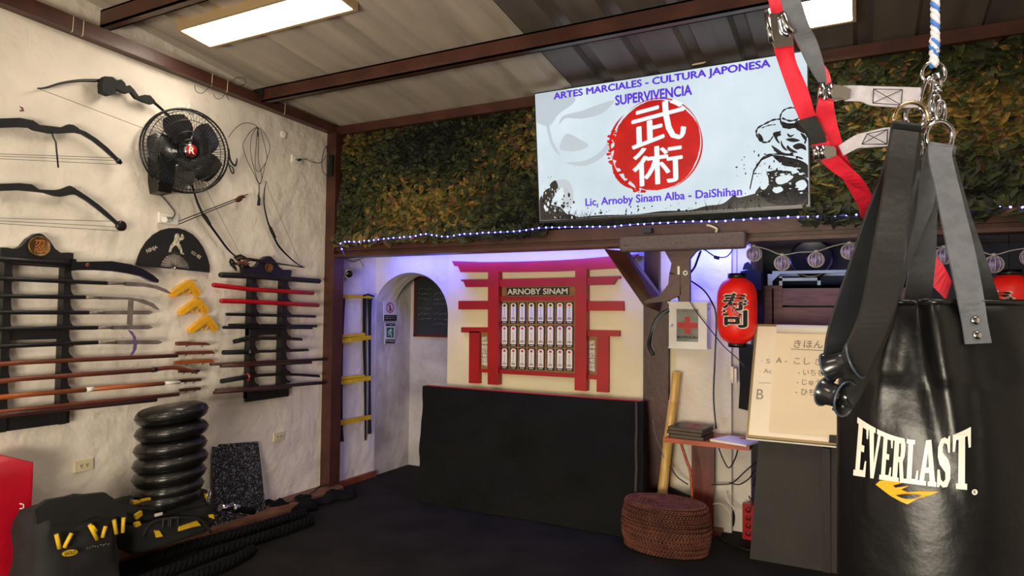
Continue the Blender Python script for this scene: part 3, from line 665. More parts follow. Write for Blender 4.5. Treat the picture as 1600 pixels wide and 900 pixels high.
T('staff', 'longer dark brown staff, upper of the two lowest on the wide rack', 'staff', [(None, m, MT['brownwood'])])
m = rod(MB(), [(LX, 660), (31, 646), (244, 624.5)], .0135, X8+.012)
T('staff', 'shorter dark brown staff, lowest on the wide rack', 'staff', [(None, m, MT['darkwood'])])
# six wooden knives on pegs
def knife(pts, peg, label, mt, grip=None):
    b_ = pL(pts, .05, .02); pg = MB()
    for x, y in peg: pg.tube([WL(x, y, .0), WL(x, y, .055), WL(x-2.5, y+2, .062)], .003, 6)
    pr = [('blade', b_, MT[mt])]
    if grip: pr.append(('grip', pL(grip, .055, .03), MT[mt]))
    pr.append(('peg', pg, MT['black']))
    T('wooden_knife', label, 'knife', pr, 'wooden training knives between the racks')
knife([(298, 534.5), (322, 535), (327, 537), (329.5, 539.5), (298, 539.5)], [(293, 540), (317, 540)], 'dark wooden training knife, topmost of the six between the racks', 'brownwood', [(279, 534), (298, 533.8), (298, 539.8), (279, 540), (278, 537)])
knife([(277, 549.5), (331, 547.8), (334, 549.5), (336, 552.8), (277, 554.5), (276, 552)], [(292, 554), (319, 553)], 'brown wooden training knife, second from the top between the racks', 'brownwood')
knife([(275, 564), (330, 561), (333, 562), (335.5, 566.3), (276, 569.5), (274, 567)], [(293, 569), (318, 567.5)], 'reddish wooden training knife, third from the top between the racks', 'redwood')
knife([(281, 578.5), (311, 577.5), (313, 579), (311, 581.7), (281, 582.5)], [(289, 582), (302, 582)], 'short dark stick partly behind the hooked staff tip', 'darkwood')
knife([(283, 593), (314, 591.2), (315.5, 593), (314, 595.5), (283, 597.5), (282, 595)], [(291, 597), (304, 596.5)], 'short dark wooden stick beside the white staff tip', 'darkwood')
knife([(283, 607.5), (313, 605.2), (314.5, 607.5), (313, 609.5), (283, 611.8), (282, 609.5)], [(292, 611.5), (305, 610.5)], 'short dark wooden stick, lowest of the six between the racks', 'darkwood')
# yellow training pistols
def pistol():
    c = lambda pts: [(x/4, 300+y/4) for x, y in pts]
    body = c([(1078, 640), (1172, 572), (1214, 566), (1222, 578), (1262, 628), (1252, 636), (1253, 646), (1233, 656), (1196, 610), (1178, 604), (1150, 622), (1096, 656), (1085, 657)])
    sl = c([(1075, 634), (1084, 622), (1174, 556), (1178, 550), (1188, 550), (1192, 557), (1206, 551), (1216, 560), (1214, 572), (1200, 588), (1178, 596), (1104, 648), (1090, 657), (1079, 652)])
    tg = c([(1160, 626), (1170, 633), (1181, 622), (1178, 612), (1164, 616)])
    gr = c([(1214, 592), (1244, 629), (1231, 639), (1206, 606)])
    return body, sl, tg, gr
bo, sl, tg, gr = pistol()
parts = [('frame', pL(bo, .035, .03), MT['yellow']), ('slide', pL(sl, .039, .038), MT['yellow']), ('trigger_guard', MB().tube([WL(x/4, 300+y/4, .028) for x, y in ((1147, 624), (1150, 634), (1161, 641), (1174, 640), (1186, 628), (1195, 612))], .0045, 8, sub=2), MT['yellow']), ('grip_panel', pL(gr, .038, .036), mat('yellow_grip', (212, 150, 20), .5, bump=.6, bs=250, bdist=.003))]
pst = T('training_pistol', 'yellow plastic training pistol, topmost of the three', 'training pistol', parts, 'yellow training pistols on the wall')
pa = WL(292, 450, .035)
dup(pst, WL(305, 478, .035)-pa, 'yellow plastic training pistol, middle of the three')
dup(pst, WL(319.5, 505.7, .035)-pa, 'yellow plastic training pistol, lowest of the three')
# folding fan
fc = WL(272.5, 419, .02); 
ol = [(213.5, 413.5), (216, 402), (221, 390), (229, 377.5), (240, 366.5), (252, 359.5), (265, 356.3), (278, 356.5), (290, 360), (301, 366), (310, 375), (318, 387), (324, 401), (328, 415), (327.5, 426), (298, 422), (294, 411), (287, 402), (278, 397.5), (268, 397), (259, 401), (253, 409), (251, 416)]
leaf = pL(ol, .028, .01)
rb = MB()
for k in range(15):
    a = PI*(.02+.93*k/14)-.05; e = V((0, -math.cos(a), math.sin(a)))
    sx = .001
    p0 = fc+V((.006, 0, 0)); L_ = .105
    rb.tube([p0, p0+e*L_], [.002, .0045], 6, flat=.4)
pv = MB(); pv.lathe([(.001, 0), (.009, 0), (.009, .02), (.001, .022)], fc-V((.01, 0, 0)), (1, 0, 0), 14)
gd = pL([(213.5, 413.5), (251, 416), (268, 417.5), (268, 420), (213.5, 415.5)], .03, .008); pL([(328, 424), (298, 420), (275, 417), (275, 420.5), (327.5, 426)], .03, .008, gd)
fig = MB(); cF = lambda pts: [(200+x*.2066, 300+y*.2066) for x, y in pts]
for pts in ([(355, 325), (365, 314), (385, 316), (390, 330), (388, 345), (400, 345), (402, 325), (410, 314), (422, 335), (424, 352), (410, 365), (398, 362), (385, 385), (400, 405), (408, 430), (412, 455), (425, 468), (422, 474), (400, 466), (392, 440), (370, 408), (355, 403), (335, 425), (326, 452), (305, 457), (310, 440), (322, 400), (345, 375), (350, 350)],):
    fig.flat([WL(a, b_, .0292) for a, b_ in cF(pts)])
tx = MB(); Qf = lambda pts: quad(*[WL(*p, .0292) for p in cF(pts)])
put_text(tx, 'NINJA', Qf([(135, 435), (215, 403), (228, 430), (150, 472)]), .03)
put_text(tx, '忍者', Qf([(480, 440), (560, 485), (545, 512), (475, 462)]), .0)
T('folding_fan', 'open black folding fan with a white fighter figure on the wall', 'hand fan', [('leaf', leaf, MT['matte'], [('printed_figure', fig, mat('fan_print', (214, 206, 186), .7, col2=(120, 110, 95), vs=60, mask=(.45, .7))), ('lettering', tx, mat('fan_print_two', (206, 198, 178), .7))]), ('ribs', rb, MT['steel'], [], 'pale fan ribs'), ('guard', gd, MT['black']), ('pivot', pv, MT['chrome'])])
# ---- right rack weapons
rk = lambda x, y: (200+x*.225, 450+y*.225)
def stick(label, pts, r, mt, cat='staff', name='staff', xs=X8, ends=None, sub=0):
    pw = [WL(a, b_, xs) for a, b_ in pts]; m = MB()
    d0 = (pw[0]-pw[1]).normalized(); d1 = (pw[-1]-pw[-2]).normalized()
    pw = [pw[0]+d0*0, pw[0]-d0*r*.5]+pw[1:-1]+[pw[-1]-d1*r*.5, pw[-1]]
    m.tube(pw, [r*.7, r]+[r]*(len(pw)-4)+[r, r*.7], 12)
    return T(name, label, cat, [(None, m, MT[mt])])
stick('thick black padded staff, topmost on the narrower rack', [(343, 429.5), (392, 431.5), (500, 439.5)], .0195, 'black')
stick('red lacquered scabbard staff, upper of the two red ones', [(332, 445), (390, 452), (440, 455), (490, 458)], .0165, 'red')
stick('red lacquered scabbard staff, lower of the two red ones', [(344, 470), (393, 471.5), (440, 474), (498, 477)], .0165, 'red')
stick('thin black stick directly below the red staffs', [(353, 491), (400, 492), (493, 494.5)], .011, 'satin')
stick('black stick resting above the rack middle board, rear one', [(357, 508), (495, 509.5)], .011, 'satin', xs=.075)
stick('black stick resting on the rack middle board, front one', [(348, 511.5), (488, 512.5)], .0105, 'satin', xs=.1)
def sword(label, handle, blade, r, gd, guardm, xs=X8, bt=.012):
    hd = MB(); hd.tube([WL(a, b_, xs) for a, b_ in handle], r, 10)
    bl = pL(blade, xs+.006, bt); gg = MB(); a, b_ = WL(*handle[0], xs), WL(*handle[-1], xs); ax = (b_-a).normalized()
    gg.lathe([(.001, 0), (r*gd, 0), (r*gd, .012), (.001, .012)], b_, ax, 20)
    return T('sword', label, 'sword', [('handle', hd, MT['fabric']), ('guard', gg, guardm), ('blade', bl, MT['satin'])])
sword('short black curved sword without visible guard, below the rack middle board', [rk(737, 372), rk(800, 358)], [rk(800, 350), rk(900, 341), rk(1000, 338), rk(1100, 340), rk(1200, 346), rk(1212, 352), rk(1212, 366), rk(1100, 362), rk(900, 362), rk(800, 368)], .0165, 1.05, MT['satin'])
sword('black sword with a square black guard, sixth level of the narrower rack', [rk(660, 448), rk(830, 444)], [rk(840, 432), rk(1000, 430), rk(1250, 421), rk(1260, 438), rk(1130, 445), rk(840, 452)], .0165, 1.9, MT['satin'])
m = MB(); m.tube([WL(*p, .085) for p in (rk(572, 530), rk(860, 517), rk(1380, 494))], .0105, 10)
T('staff', 'thin dark brown staff reaching the corner column, rear of its pair', 'staff', [(None, m, MT['darkwood'])])
m = MB(); m.tube([WL(*p, .105) for p in (rk(643, 542), rk(860, 535), rk(1272, 516))], .0115, 10)
T('staff', 'shorter dark brown staff in front of the thin staff, mid rack', 'staff', [(None, m, MT['darkwood'])])
sword('long black curved sword with a red and black guard, near the rack bottom', [rk(648, 648), rk(825, 618)], [rk(845, 600), rk(950, 594), rk(1080, 588), rk(1200, 594), rk(1330, 602), rk(1335, 622), rk(1200, 612), rk(1080, 608), rk(950, 615), rk(850, 622)], .0165, 1.9, mat('red_black_guard', (20, 18, 18), .4, vs=24, col2=(150, 40, 24), mask=(.5, .55)))
m = MB(); m.tube([WL(*p, .075) for p in (rk(610, 712), rk(860, 697), rk(1370, 656))], .0135, 10)
T('staff', 'dark brown staff along the bottom of the narrower rack', 'staff', [(None, m, MT['darkwood'])])
m = MB(); m.tube([WL(*p, .1) for p in (rk(597, 727), rk(860, 708), rk(1130, 688))], .0105, 10)
T('staff', 'thin dark stick under the lowest brown staff of the narrower rack', 'staff', [(None, m, MT['darkwood'])])

# ------------------------------------------------------------ bows
def limb(pts, r, x, flat=.5, sub=5): 
    m = MB(); m.tube([WL(a, b_, x) for a, b_ in pts], r, 8, flat=flat, sub=sub, ref=(0, 0, 1)); return m
def line(pts, x, r=.0014, sub=0): return MB().tube([WL(a, b_, x) for a, b_ in pts], r, 5, sub=sub)
ri = pL([(158, 124), (164, 119), (176, 120), (182, 125), (190, 124), (196, 130), (197, 134), (203, 133), (210, 140), (217, 150), (226, 148), (235, 149), (243, 158), (238, 163), (226, 159), (213, 153), (206, 144), (199, 146), (188, 142), (178, 138), (160, 130)], .07, .03)
qv = pL([(163, 121), (181, 123), (182, 131), (180, 146), (173, 149), (161, 144), (160, 131)], .1, .05)
T('recurve_bow', 'black recurve bow with riser and quiver, highest on the left wall', 'bow', [('limb', limb([(58, 138), (72, 137), (95, 130), (125, 126), (160, 126)], [.003, .005, .006, .008, .01], .05), MT['satin']), ('limb', limb([(238, 158), (252, 170), (268, 186), (285, 204), (300, 222), (318, 236)], [.011, .01, .009, .007, .005, .003], .05), MT['satin']),
    ('riser', ri, MT['matte']), ('quiver', qv, MT['matte']), ('bowstring', line([(59, 138), (318, 236)], .05), MT['matte'])])
def compound(dy, label, broad):
    s = lambda pts: [(x, y+dy) for x, y in pts]
    r_ = pL(s([(-30, 186), (31, 184), (52, 188), (62, 195), (80, 197), (97, 199), (108, 194), (115, 195), (123, 200), (123, 207), (110, 207), (95, 208), (80, 208), (55, 203), (48, 199), (31, 198), (-30, 200)]), .06, .03)
    lb = pL(s([(118, 199), (135, 206), (152, 217), (168, 230), (180, 242), (192, 254), (189, 257), (176, 246), (160, 232), (145, 220), (128, 210), (116, 207)]), .055, .012)
    cam_ = MB().lathe([(.001, 0), (.022*broad, 0), (.022*broad, .014), (.001, .014)], WL(184, 252+dy*1.0, .045), (1, 0, 0), 20)
    st = line(s([(-102, 237), (186, 247)]), .05); st.tube([WL(a, b_+dy, .055) for a, b_ in ((-102, 240), (182, 251))], .0013, 5); st.tube([WL(a, b_+dy, .05) for a, b_ in ((-102, 243), (184, 257))], .0013, 5)
    parts = [('riser', r_, MT['matte']), ('limb', lb, MT['satin']), ('cam_wheel', cam_, MT['satin']), ('bowstring', st, MT['matte'])]
    lb2 = pL(s([(-30, 186), (-60, 205), (-100, 245), (-104, 242), (-66, 198), (-30, 178)]), .055, .012)
    parts.append(('limb', lb2, MT['satin'])); return parts, label
p_, l_ = compound(0, 'black compound bow with a hanging stabiliser rod, upper of two at the left edge', .7)
p_.append(('stabiliser', line([(81, 205), (83, 214), (87, 222), (91, 262)], .06, .0045), MT['black']))
p_.append(('sight', pL([(31, 166), (36, 168), (38, 174), (32, 174), (31, 172), (35, 171)], .07, .006), MT['brownwood']))
T('compound_bow', l_, 'bow', p_)
s2 = lambda pts: [(x, y) for x, y in pts]
p2 = [('riser', pL([(-30, 288), (31, 286), (50, 288), (62, 296), (85, 297), (98, 295), (110, 290), (118, 294), (122, 300), (113, 304), (98, 307), (88, 306), (72, 301), (55, 299), (31, 297), (-30, 299)], .06, .03), MT['matte']),
      ('limb', pL([(112, 292), (122, 297), (140, 309), (155, 320), (170, 333), (185, 347), (182, 351), (166, 338), (150, 325), (135, 314), (120, 305), (110, 303)], .055, .012), MT['satin']),
      ('cam_wheel', MB().lathe([(.001, 0), (.031, 0), (.031, .014), (.02, .02), (.001, .02)], WL(188, 353, .04), (1, 0, 0), 24), MT['satin']),
      ('limb', pL([(-30, 286), (-60, 305), (-100, 345), (-104, 342), (-66, 298), (-30, 278)], .055, .012), MT['satin']),
      ('bowstring', line([(-102, 338), (178, 346)], .05).tube([WL(-102, 340, .055), WL(155, 353, .055), WL(182, 355, .055)], .0014, 5).tube([WL(-102, 343, .05), WL(186, 361, .05)], .0014, 5), MT['matte'])]
T('compound_bow', 'black compound bow with a round cam wheel, lower of two at the left edge', 'bow', p2)
T('longbow', 'long slim black bow hanging behind the wall fan', 'bow', [('limb', limb([(262, 205), (276, 232), (290, 265), (300, 290), (308, 315), (317, 335)], [.004, .006, .007, .008, .009, .01], .045), MT['satin']), ('limb', limb([(327, 350), (343, 372), (355, 388), (364, 397), (374, 404)], [.01, .009, .008, .006, .005], .045), MT['satin']),
    ('grip', limb([(316, 334), (321, 340), (328, 351)], [.012, .015, .012], .05, .8), MT['matte']), ('bowstring', line([(262, 205), (290, 238), (324, 300), (377, 400)], .045, .0012), MT['matte'])])
T('short_bow', 'small black bow left of the corner column', 'bow', [('limb', limb([(416, 283), (413, 300), (413, 322), (418, 345), (423, 358)], [.003, .005, .007, .008, .01], .045), MT['satin']), ('limb', limb([(427, 368), (436, 385), (452, 402), (467, 414), (476, 418)], [.01, .009, .007, .005, .004], .045), MT['satin']),
    ('grip', limb([(422, 355), (425, 362), (430, 372)], [.011, .014, .011], .05, .8), MT['matte']), ('bowstring', line([(416, 283), (422, 302), (471, 416)], .045, .0012), MT['matte'])])
def arrow(label, p0, p1, x):
    f = MB(); a, c = WL(*p0, x), WL(*p1, x); d = (c-a).normalized(); sd = d.cross(V((1, 0, 0))).normalized(); L_ = (c-a).length
    for k in range(3):
        an = 2*PI*k/3; o = sd*math.cos(an)+V((1, 0, 0))*math.sin(an); e = c-d*.03
        f.prism([e, e-d*.06, e-d*.075+o*.002, e-d*.045+o*.017, e-d*.008+o*.014], d.cross(o)*.0015)
    tp = MB(); tp.tube([a, a-d*.018], [.0035, .0008], 8)
    T('arrow', label, 'arrow', [('shaft', MB().tube([a, c], .0032, 8), MT['satin']), ('fletching', f, MT['brownwood'], [], 'brown feather fletching'), ('arrow_head', tp, MT['steel'])], 'arrows on the wall')
arrow('black arrow crossing the long bow, upper of the pair', (281, 345), (387, 303.5), .06)
arrow('black arrow crossing the long bow, lower of the pair', (280, 350), (384, 307.5), .068)
rq = random.Random(5); m = MB()
for k in range(16):
    x, y = rq.uniform(358, 380), rq.uniform(400, 416); a = rq.uniform(-.5, 1.2)
    m.tube([WL(x, y, .06+.002*k), WL(x+9*math.cos(a)*.6, y+9*math.sin(a)*.6, .06+.002*k), WL(x+13*math.cos(a+.3), y+9*math.sin(a+.5), .05)], [.008, .011, .003], 6, flat=.5)
f2_ = MB()
for k in range(9):
    x, y = rq.uniform(370, 383), rq.uniform(404, 414); a = rq.uniform(-.6, .6)
    f2_.tube([WL(x, y, .1), WL(x+6*math.cos(a), y+5*math.sin(a), .105), WL(x+9*math.cos(a+.3), y+8*math.sin(a), .1)], [.004, .008, .002], 6, flat=.4)
b2 = MB()
for k in range(3): b2.tube([WL(372, 402+k*1.2, .07+.01*k), WL(392, 404+k*1.5, .07+.01*k), WL(474-k*4, 418-k*.8, .07+.01*k)], .0045, 8)
T('arrow_bundle', 'tangled dark feathered arrow bundle above the narrower rack', 'arrow bundle', [('feathers', m, MT['fabric'], [('pale_feathers', f2_, MT['brownwood'])]), ('shafts', b2, MT['satin'])])

# ------------------------------------------------------------ wall fan
c = WL(293, 236, .16); ax = V((.93, -.25, -.1)).normalized(); R_ = .262
cg = MB(); e = V((0, 0, 1)); e = (e-ax*e.dot(ax)).normalized(); g = ax.cross(e)
def fp(r, a, h): return c+ax*h+e*(r*math.cos(a))+g*(r*math.sin(a))
for r, h, t in ((R_, 0, .006), (R_, -.05, .006), (R_*.93, .035, .0025), (R_*.72, .05, .0025), (R_*.45, .055, .0025), (R_*.26, .056, .003)):
    cg.tube([fp(r, 2*PI*k/40, h) for k in range(40)], t, 6, closed=True)
for k in range(72):
    a = 2*PI*k/72
    cg.tube([fp(R_*.2, a, .056), fp(R_*.55, a+.10, .055), fp(R_*.8, a+.15, .047), fp(R_*.95, a+.17, .03), fp(R_, a+.18, 0)], .0016, 4)
bgm = MB()
for k in range(60):
    a = 2*PI*k/60; bgm.tube([fp(R_*.3, a, -.1), fp(R_*.75, a-.05, -.09), fp(R_, a-.08, -.05)], .0014, 4)
bld = MB()
for k in range(5):
    a0 = 2*PI*k/5+.3; vs = []; fs = []
    for i in range(7):
        r = R_*(.16+.72*i/6); wdt = .38+.62*math.sin(PI*min(1, .15+.8*i/6))
        for j in range(6): 
            t = j/5-.5; vs.append(fp(r, a0+t*wdt*1.35+.12*i/6, -.02+.035*t))
    for i in range(6):
        for j in range(5): q = i*6+j; fs.append([q, q+6, q+7, q+1])
    n0 = len(vs); bld.add(vs+[p-ax*.003 for p in vs], fs+[[n0+x for x in f[::-1]] for f in fs], True)
hub = MB(); hub.lathe([(.001, -.08), (.05, -.08), (.055, 0), (.03, .03), (.001, .03)], c, ax, 24)
cap = MB(); cap.lathe([(.001, .066), (.036, .064), (.043, .055), (.043, .05), (.001, .05)], c, ax, 28)
cr_ = MB(); cr_.lathe([(.001, .0675), (.034, .0665), (.034, .063), (.001, .063)], c, ax, 28)
lg = MB(); cp = c+ax*.0685; put_text(lg, 'R', quad(cp+e*.02-g*-.016, cp+e*.02+g*-.016, cp-e*.02+g*-.016, cp-e*.02-g*-.016), .03)
mot = MB(); mot.lathe([(.001, -.19), (.05, -.18), (.06, -.15), (.06, -.09), (.04, -.08), (.001, -.08)], c, ax, 24)
mb_ = WL(243, 275, .0); base = MB()
base.loft([[V((x, y+mb_.y, z+mb_.z)) for x, y, z in ring] for ring in (((0, -.035, -.12), (.09, -.04, -.11), (.09, .045, -.11), (0, .04, -.12)), ((0, -.05, -.05), (.11, -.05, -.05), (.11, .05, -.05), (0, .05, -.05)), ((0, -.055, .1), (.12, -.055, .1), (.12, .055, .1), (0, .055, .1)), ((0, -.03, .2), (.07, -.03, .2), (.07, .03, .2), (0, .03, .2)))])
arm = MB().tube([V((.06, mb_.y, mb_.z+.1)), V((.05, (mb_.y+c.y)/2, c.z-.06)), c-ax*.14], [.03, .028, .03], 12, sub=3)
kn = MB().lathe([(.001, 0), (.014, 0), (.012, .015), (.001, .015)], WL(247, 284, .105), (1, 0, 0), 14)
fan = T('wall_fan', 'round black wall fan with a red centre badge', 'fan', [('front_grille', cg, MT['satin']), ('back_grille', bgm, MT['satin']), ('blades', bld, mat('glossy_black_blade', (34, 32, 34), .15, coat=.5)), ('hub', hub, MT['satin']), ('badge', cap, MT['chrome'], [('badge_face', cr_, MT['red'], 'red badge'), ('emblem', lg, MT['white'])]), ('motor', mot, MT['satin']), ('wall_mount', base, MT['satin'], [('knob', kn, MT['black'])]), ('arm', arm, MT['satin'])])
# cables, outlets
def cable(label, pts, fn, r=.003, sub=6, m='satin', cat='cable', closed=False):
    return T('cable', label, cat, [(None, MB().tube([fn(*p) for p in pts], r, 6, sub=sub, closed=closed), MT[m] if isinstance(m, str) else m)])
cable('black power cable from the wall fan down to its outlet', [(248, 302, .02), (256, 310, .01), (266, 322, .01), (273, 332, .012), (270, 340, .03), (262, 341, .04)], WL)
def outlet(label, cx, cy, wpx, hpx, plug=False, m='cream', skew=0):
    a = WL(cx-wpx/2, cy, .0); b_ = WL(cx+wpx/2, cy, 0); zc = WL(cx, cy, 0).z; yc = (a.y+b_.y)/2; hw = (b_.y-a.y)/2; hh = hpx/2/1040.9*((WL(cx, cy)-CAM).dot(FW))
    pl = MB(); pl.loft([[V((x, yc+sy*hw*s, zc+sz*hh*s)) for sy, sz in ((-1, -1), (1, -1), (1, 1), (-1, 1))] for x, s in ((0, 1), (.007, 1), (.012, .93))])
    ins = MB(); ins.box((.0115, yc-hw*.6, zc-hh*.5), (.0145, yc+hw*.6, zc+hh*.5)); hs = MB()
    for s in (-.3, .3):
        for dy, dz in ((-.08, .1), (.08, .1), (0, -.2)): hs.box((.014, yc+hw*(s+dy)-.002, zc+hh*dz-.004), (.0152, yc+hw*(s+dy)+.002, zc+hh*dz+.005))
    parts = [('cover_plate', pl, MT[m]), ('socket', ins, MT[m], [('slots', hs, MT['ink'])])]
    T('wall_outlet', label, 'outlet', parts)
outlet('cream double wall outlet left of the black pad stack', 129.5, 727, 30, 18)
outlet('small cream wall outlet between speckled tile and corner column', 434.5, 682, 17, 14)
outlet('white wall outlet under the fan, half faded into the plaster', 262, 342, 32, 17, m='white')
outlet('white wall outlet right of the hanging cord loops', 463, 250, 17, 12, m='white')
m = MB(); m.tube([WL(257, 343, .0), WL(257, 343, .05)], .018, 14); T('plug_adapter', 'white plug adapter in the outlet under the fan', 'adapter', [(None, m, MT['white'])])
m = MB(); m.tube([WL(466, 250, .015), WL(470, 249, .05)], [.012, .008], 10); 
T('plug', 'black plug in the outlet beside the column', 'plug', [(None, m, MT['satin'])])
cable('black cable from the upper outlet to the corner column', [(470, 249, .05), (478, 249, .03), (488, 253, .02), (498, 255, .02), (505, 250, .03), (512, 240, .04)], WL, .0025)
cable('coil of black cable hanging on the corner column', [(510, 228, .06), (505, 240, .05), (503, 258, .05), (506, 270, .05), (512, 273, .06), (514, 255, .07), (511, 238, .07)], WL, .003, closed=True)
m = MB(); a = V((.03, -.08, WL(512, 275, .03).z)); m.box(a, a+V((.05, .03, .17)))
T('power_adapter', 'narrow black power adapter on the corner column', 'adapter', [(None, m, MT['satin'])])
for i, (x, y, lab) in enumerate(((297, 171, 'rough white plaster patch right of the bow riser'), (443, 210, 'rough white wall patch above the cord loops'))):
    m = MB(); rr_ = random.Random(i); m.lathe([(.001, .012), (.02, .012), (.03, .006), (.035, 0)], WL(x, y, 0), (1, 0, 0), 14); m.tube([WL(x-2, y-4, .013), WL(x+3, y-3, .013), WL(x+2, y+5, .013)], .003, 6)
    T('wall_patch', lab, 'wall patch', [(None, m, MT['white'])])
# cord loops hanging on the wall
m = MB(); m.tube([WL(*p, .03) for p in ((357, 215), (363, 206), (372, 197), (384, 192), (395, 194), (402, 199), (403, 214))], .0022, 6, sub=6)
m.tube([WL(*p, .035) for p in ((403, 199), (392, 205), (383, 218), (380, 230), (386, 250), (396, 270), (405, 287), (409, 275), (404, 250), (404, 215))], .0022, 6, sub=6, closed=True)
m.tube([WL(*p, .04) for p in ((402, 200), (413, 208), (421, 224), (421, 236), (415, 255), (409, 280), (406, 287), (400, 275), (392, 240), (393, 214))], .0022, 6, sub=6, closed=True)
m.tube([WL(*p, .03) for p in ((403, 199), (400, 230), (399, 262), (405, 268), (410, 262), (417, 245), (408, 205))], .0022, 6, sub=6)
tl_ = MB().tube([WL(*p, .035) for p in ((405, 287), (405, 300), (404, 306), (405, 310), (404, 321))], [.003, .003, .006, .009, .011], 8)
T('cord_loops', 'dark cord looped on a nail with a weighted end', 'cord', [('cord', m, MT['cordura']), ('weight', tl_, MT['matte'])])
m = MB().tube([WL(*p, .05) for p in ((357, 232), (360, 250), (367, 259), (370, 252), (370, 247))], [.006, .006, .007, .006, .003], 8, sub=4); m.tube([WL(*p, .05) for p in ((357, 254), (361, 268), (365, 271), (364, 262), (358, 258))], .004, 8, sub=4)
T('wall_hook', 'curved black iron hook right of the wall fan', 'hook', [(None, m, MT['black'])])
# zip tied wires on the left beam
cable('thin wire loops hanging on the left beam', [(304, 133, .09), (306, 142, .09), (314, 146, .09), (322, 141, .08), (332, 130, .08)], WL, .002)
cable('thin wire loops under the purlin end on the left beam', [(333, 146, .09), (338, 154, .09), (347, 153, .08), (352, 147, .08), (358, 157, .08)], WL, .002)
cable('grey cable coil at the purlin end', [(365, 125, .1), (372, 121, .1), (382, 123, .1), (383, 131, .1), (374, 134, .1), (366, 130, .1)], WL, .003, closed=True, m='greyweb')
for i, x in enumerate((112, 128, 330, 354, 444)):
    p = WL(x, 60+(x-67)*.373+8, .072); zc9 = 3.0-.0325*p.y; m = MB(); m.tube([V((.06, p.y, zc9-.045)), V((.0725, p.y, zc9-.04)), V((.0735, p.y+.003, zc9+.04)), V((.06, p.y+.003, zc9+.05))], .0022, 5)
    T('zip_tie', 'pale zip tie around the left beam, %s from the left' % ordn[i], 'zip tie', [(None, m, MT['cream'])], 'zip ties on the left beam')
m = MB(); m.box((.0, -.83, 3.03), (.1, -.68, 3.1)); T('junction_box', 'small black box on top of the left beam', 'box', [(None, m, MT['black'])])

# ------------------------------------------------------------ rope ladder, camera, signs beyond the corner column
xs = .035
lp = lambda x, y, d=xs: WL(x, y, d)
rungs = []
for pts in ([(526, 460), (574, 461), (580, 463), (580, 467), (574, 466), (526, 466)], [(530, 524), (570, 520), (571, 525), (530, 530)], [(530, 528), (581, 524), (581, 530), (530, 537)], [(528, 589), (570, 585), (571, 590), (530, 595)], [(530, 594), (580, 587), (580, 594), (530, 601)], [(530, 657), (580, 648), (580, 655), (531, 665)]):
    rungs.append(('rung', pL(pts, .05, .008), MT['yellowf']))
sp = []
sp.append(('side_strap', MB().ribbon([(lp(533, 466), lp(539, 466)), (lp(533, 530), lp(536, 530)), (lp(533, 600), lp(535, 600)), (lp(533, 660), lp(535, 660)), (lp(532, 690), lp(537, 690))], .008), MT['fabric']))
sp.append(('side_strap', MB().ribbon([(lp(528, 466, .02), lp(531, 466, .02)), (lp(528, 560, .02), lp(530, 560, .02)), (lp(529, 692, .02), lp(531, 692, .02))], .006), MT['fabric']))
sp.append(('side_strap', MB().ribbon([(lp(567, 464, .02), lp(572, 464, .02)), (lp(567, 530, .02), lp(571, 530, .02)), (lp(569, 600, .02), lp(572, 600, .02)), (lp(570, 688, .02), lp(572, 688, .02))], .006), MT['fabric']))
sp.append(('side_strap', MB().ribbon([(lp(572, 464, .045), lp(583, 466, .045)), (lp(575, 480, .045), lp(580, 482, .045)), (lp(576, 600, .045), lp(579, 600, .045)), (lp(575, 678, .045), lp(580, 678, .045))], .008), MT['fabric']))
tie = MB().tube([lp(568, 462, .06), lp(575, 460, .06), lp(584, 463, .05)], .008, 8)
T('agility_ladder', 'hanging training ladder with yellow rungs and black side straps', 'ladder', rungs+sp+[('top_knot', tie, MT['fabric'])])
m = MB().lathe([(.001, -.02), (.034, -.02), (.036, 0), (.036, .05), (.03, .056), (.001, .056)], WL(543, 427, .06), V((.8, -.55, -.15)), 20)
fcm = MB().lathe([(.001, .06), (.03, .058), (.034, .05), (.001, .05)], WL(543, 427, .06), V((.8, -.55, -.15)), 20)
ar = MB().tube([WL(540, 437, 0), WL(540, 437, .03), WL(541, 430, .05)], .01, 8)
T('security_camera', 'small white security camera with a black face above the ladder', 'camera', [('housing', m, MT['white']), ('lens_face', fcm, MT['satin'], [], 'round black lens face'), ('mount_arm', ar, MT['white'])])
cable('loose black wires under the beam end above the security camera', [(530, 406, .02), (542, 404, .02), (552, 409, .02), (560, 406, .02), (570, 402, .02), (578, 402, .02)], WL, .003)
cable('second loose wire under the beam end', [(541, 405, .02), (548, 409, .01), (560, 405, .01), (564, 410, .01), (569, 417, .01)], WL, .002)
def sign(name, label, pts, cats, extras, base='white'):
    m = pL(pts, .006, .006); T(name, label, 'sign', [('plate', m, MT[base] if isinstance(base, str) else base)]+extras)
s8 = lambda x, y: (510+x/5, 360+y/5)
def q8(x0, y0, x1, y1, d=.0068): return quad(WL(*s8(x0, y0), d), WL(*s8(x1, y0+1), d), WL(*s8(x1, y1), d), WL(*s8(x0, y1-1), d))
f = q8(465, 560, 530, 648); rg = MB()
for k in range(28):
    a0, a1 = 2*PI*k/28, 2*PI*(k+1)/28; rg.add([f(.5+.45*math.cos(a0), .5+.48*math.sin(a0)), f(.5+.45*math.cos(a1), .5+.48*math.sin(a1)), f(.5+.36*math.cos(a1), .5+.38*math.sin(a1)), f(.5+.36*math.cos(a0), .5+.38*math.sin(a0))], [[0, 1, 2, 3]])
rg.add([f(.2, .8), f(.26, .86), f(.82, .2), f(.76, .14)], [[0, 1, 2, 3]])
ph = MB(); ph.flat([f(.4, .2)+V((-.0003, 0, 0)), f(.6, .2)+V((-.0003, 0, 0)), f(.6, .6), f(.52, .62), f(.52, .78), f(.44, .78), f(.44, .62), f(.4, .6)])
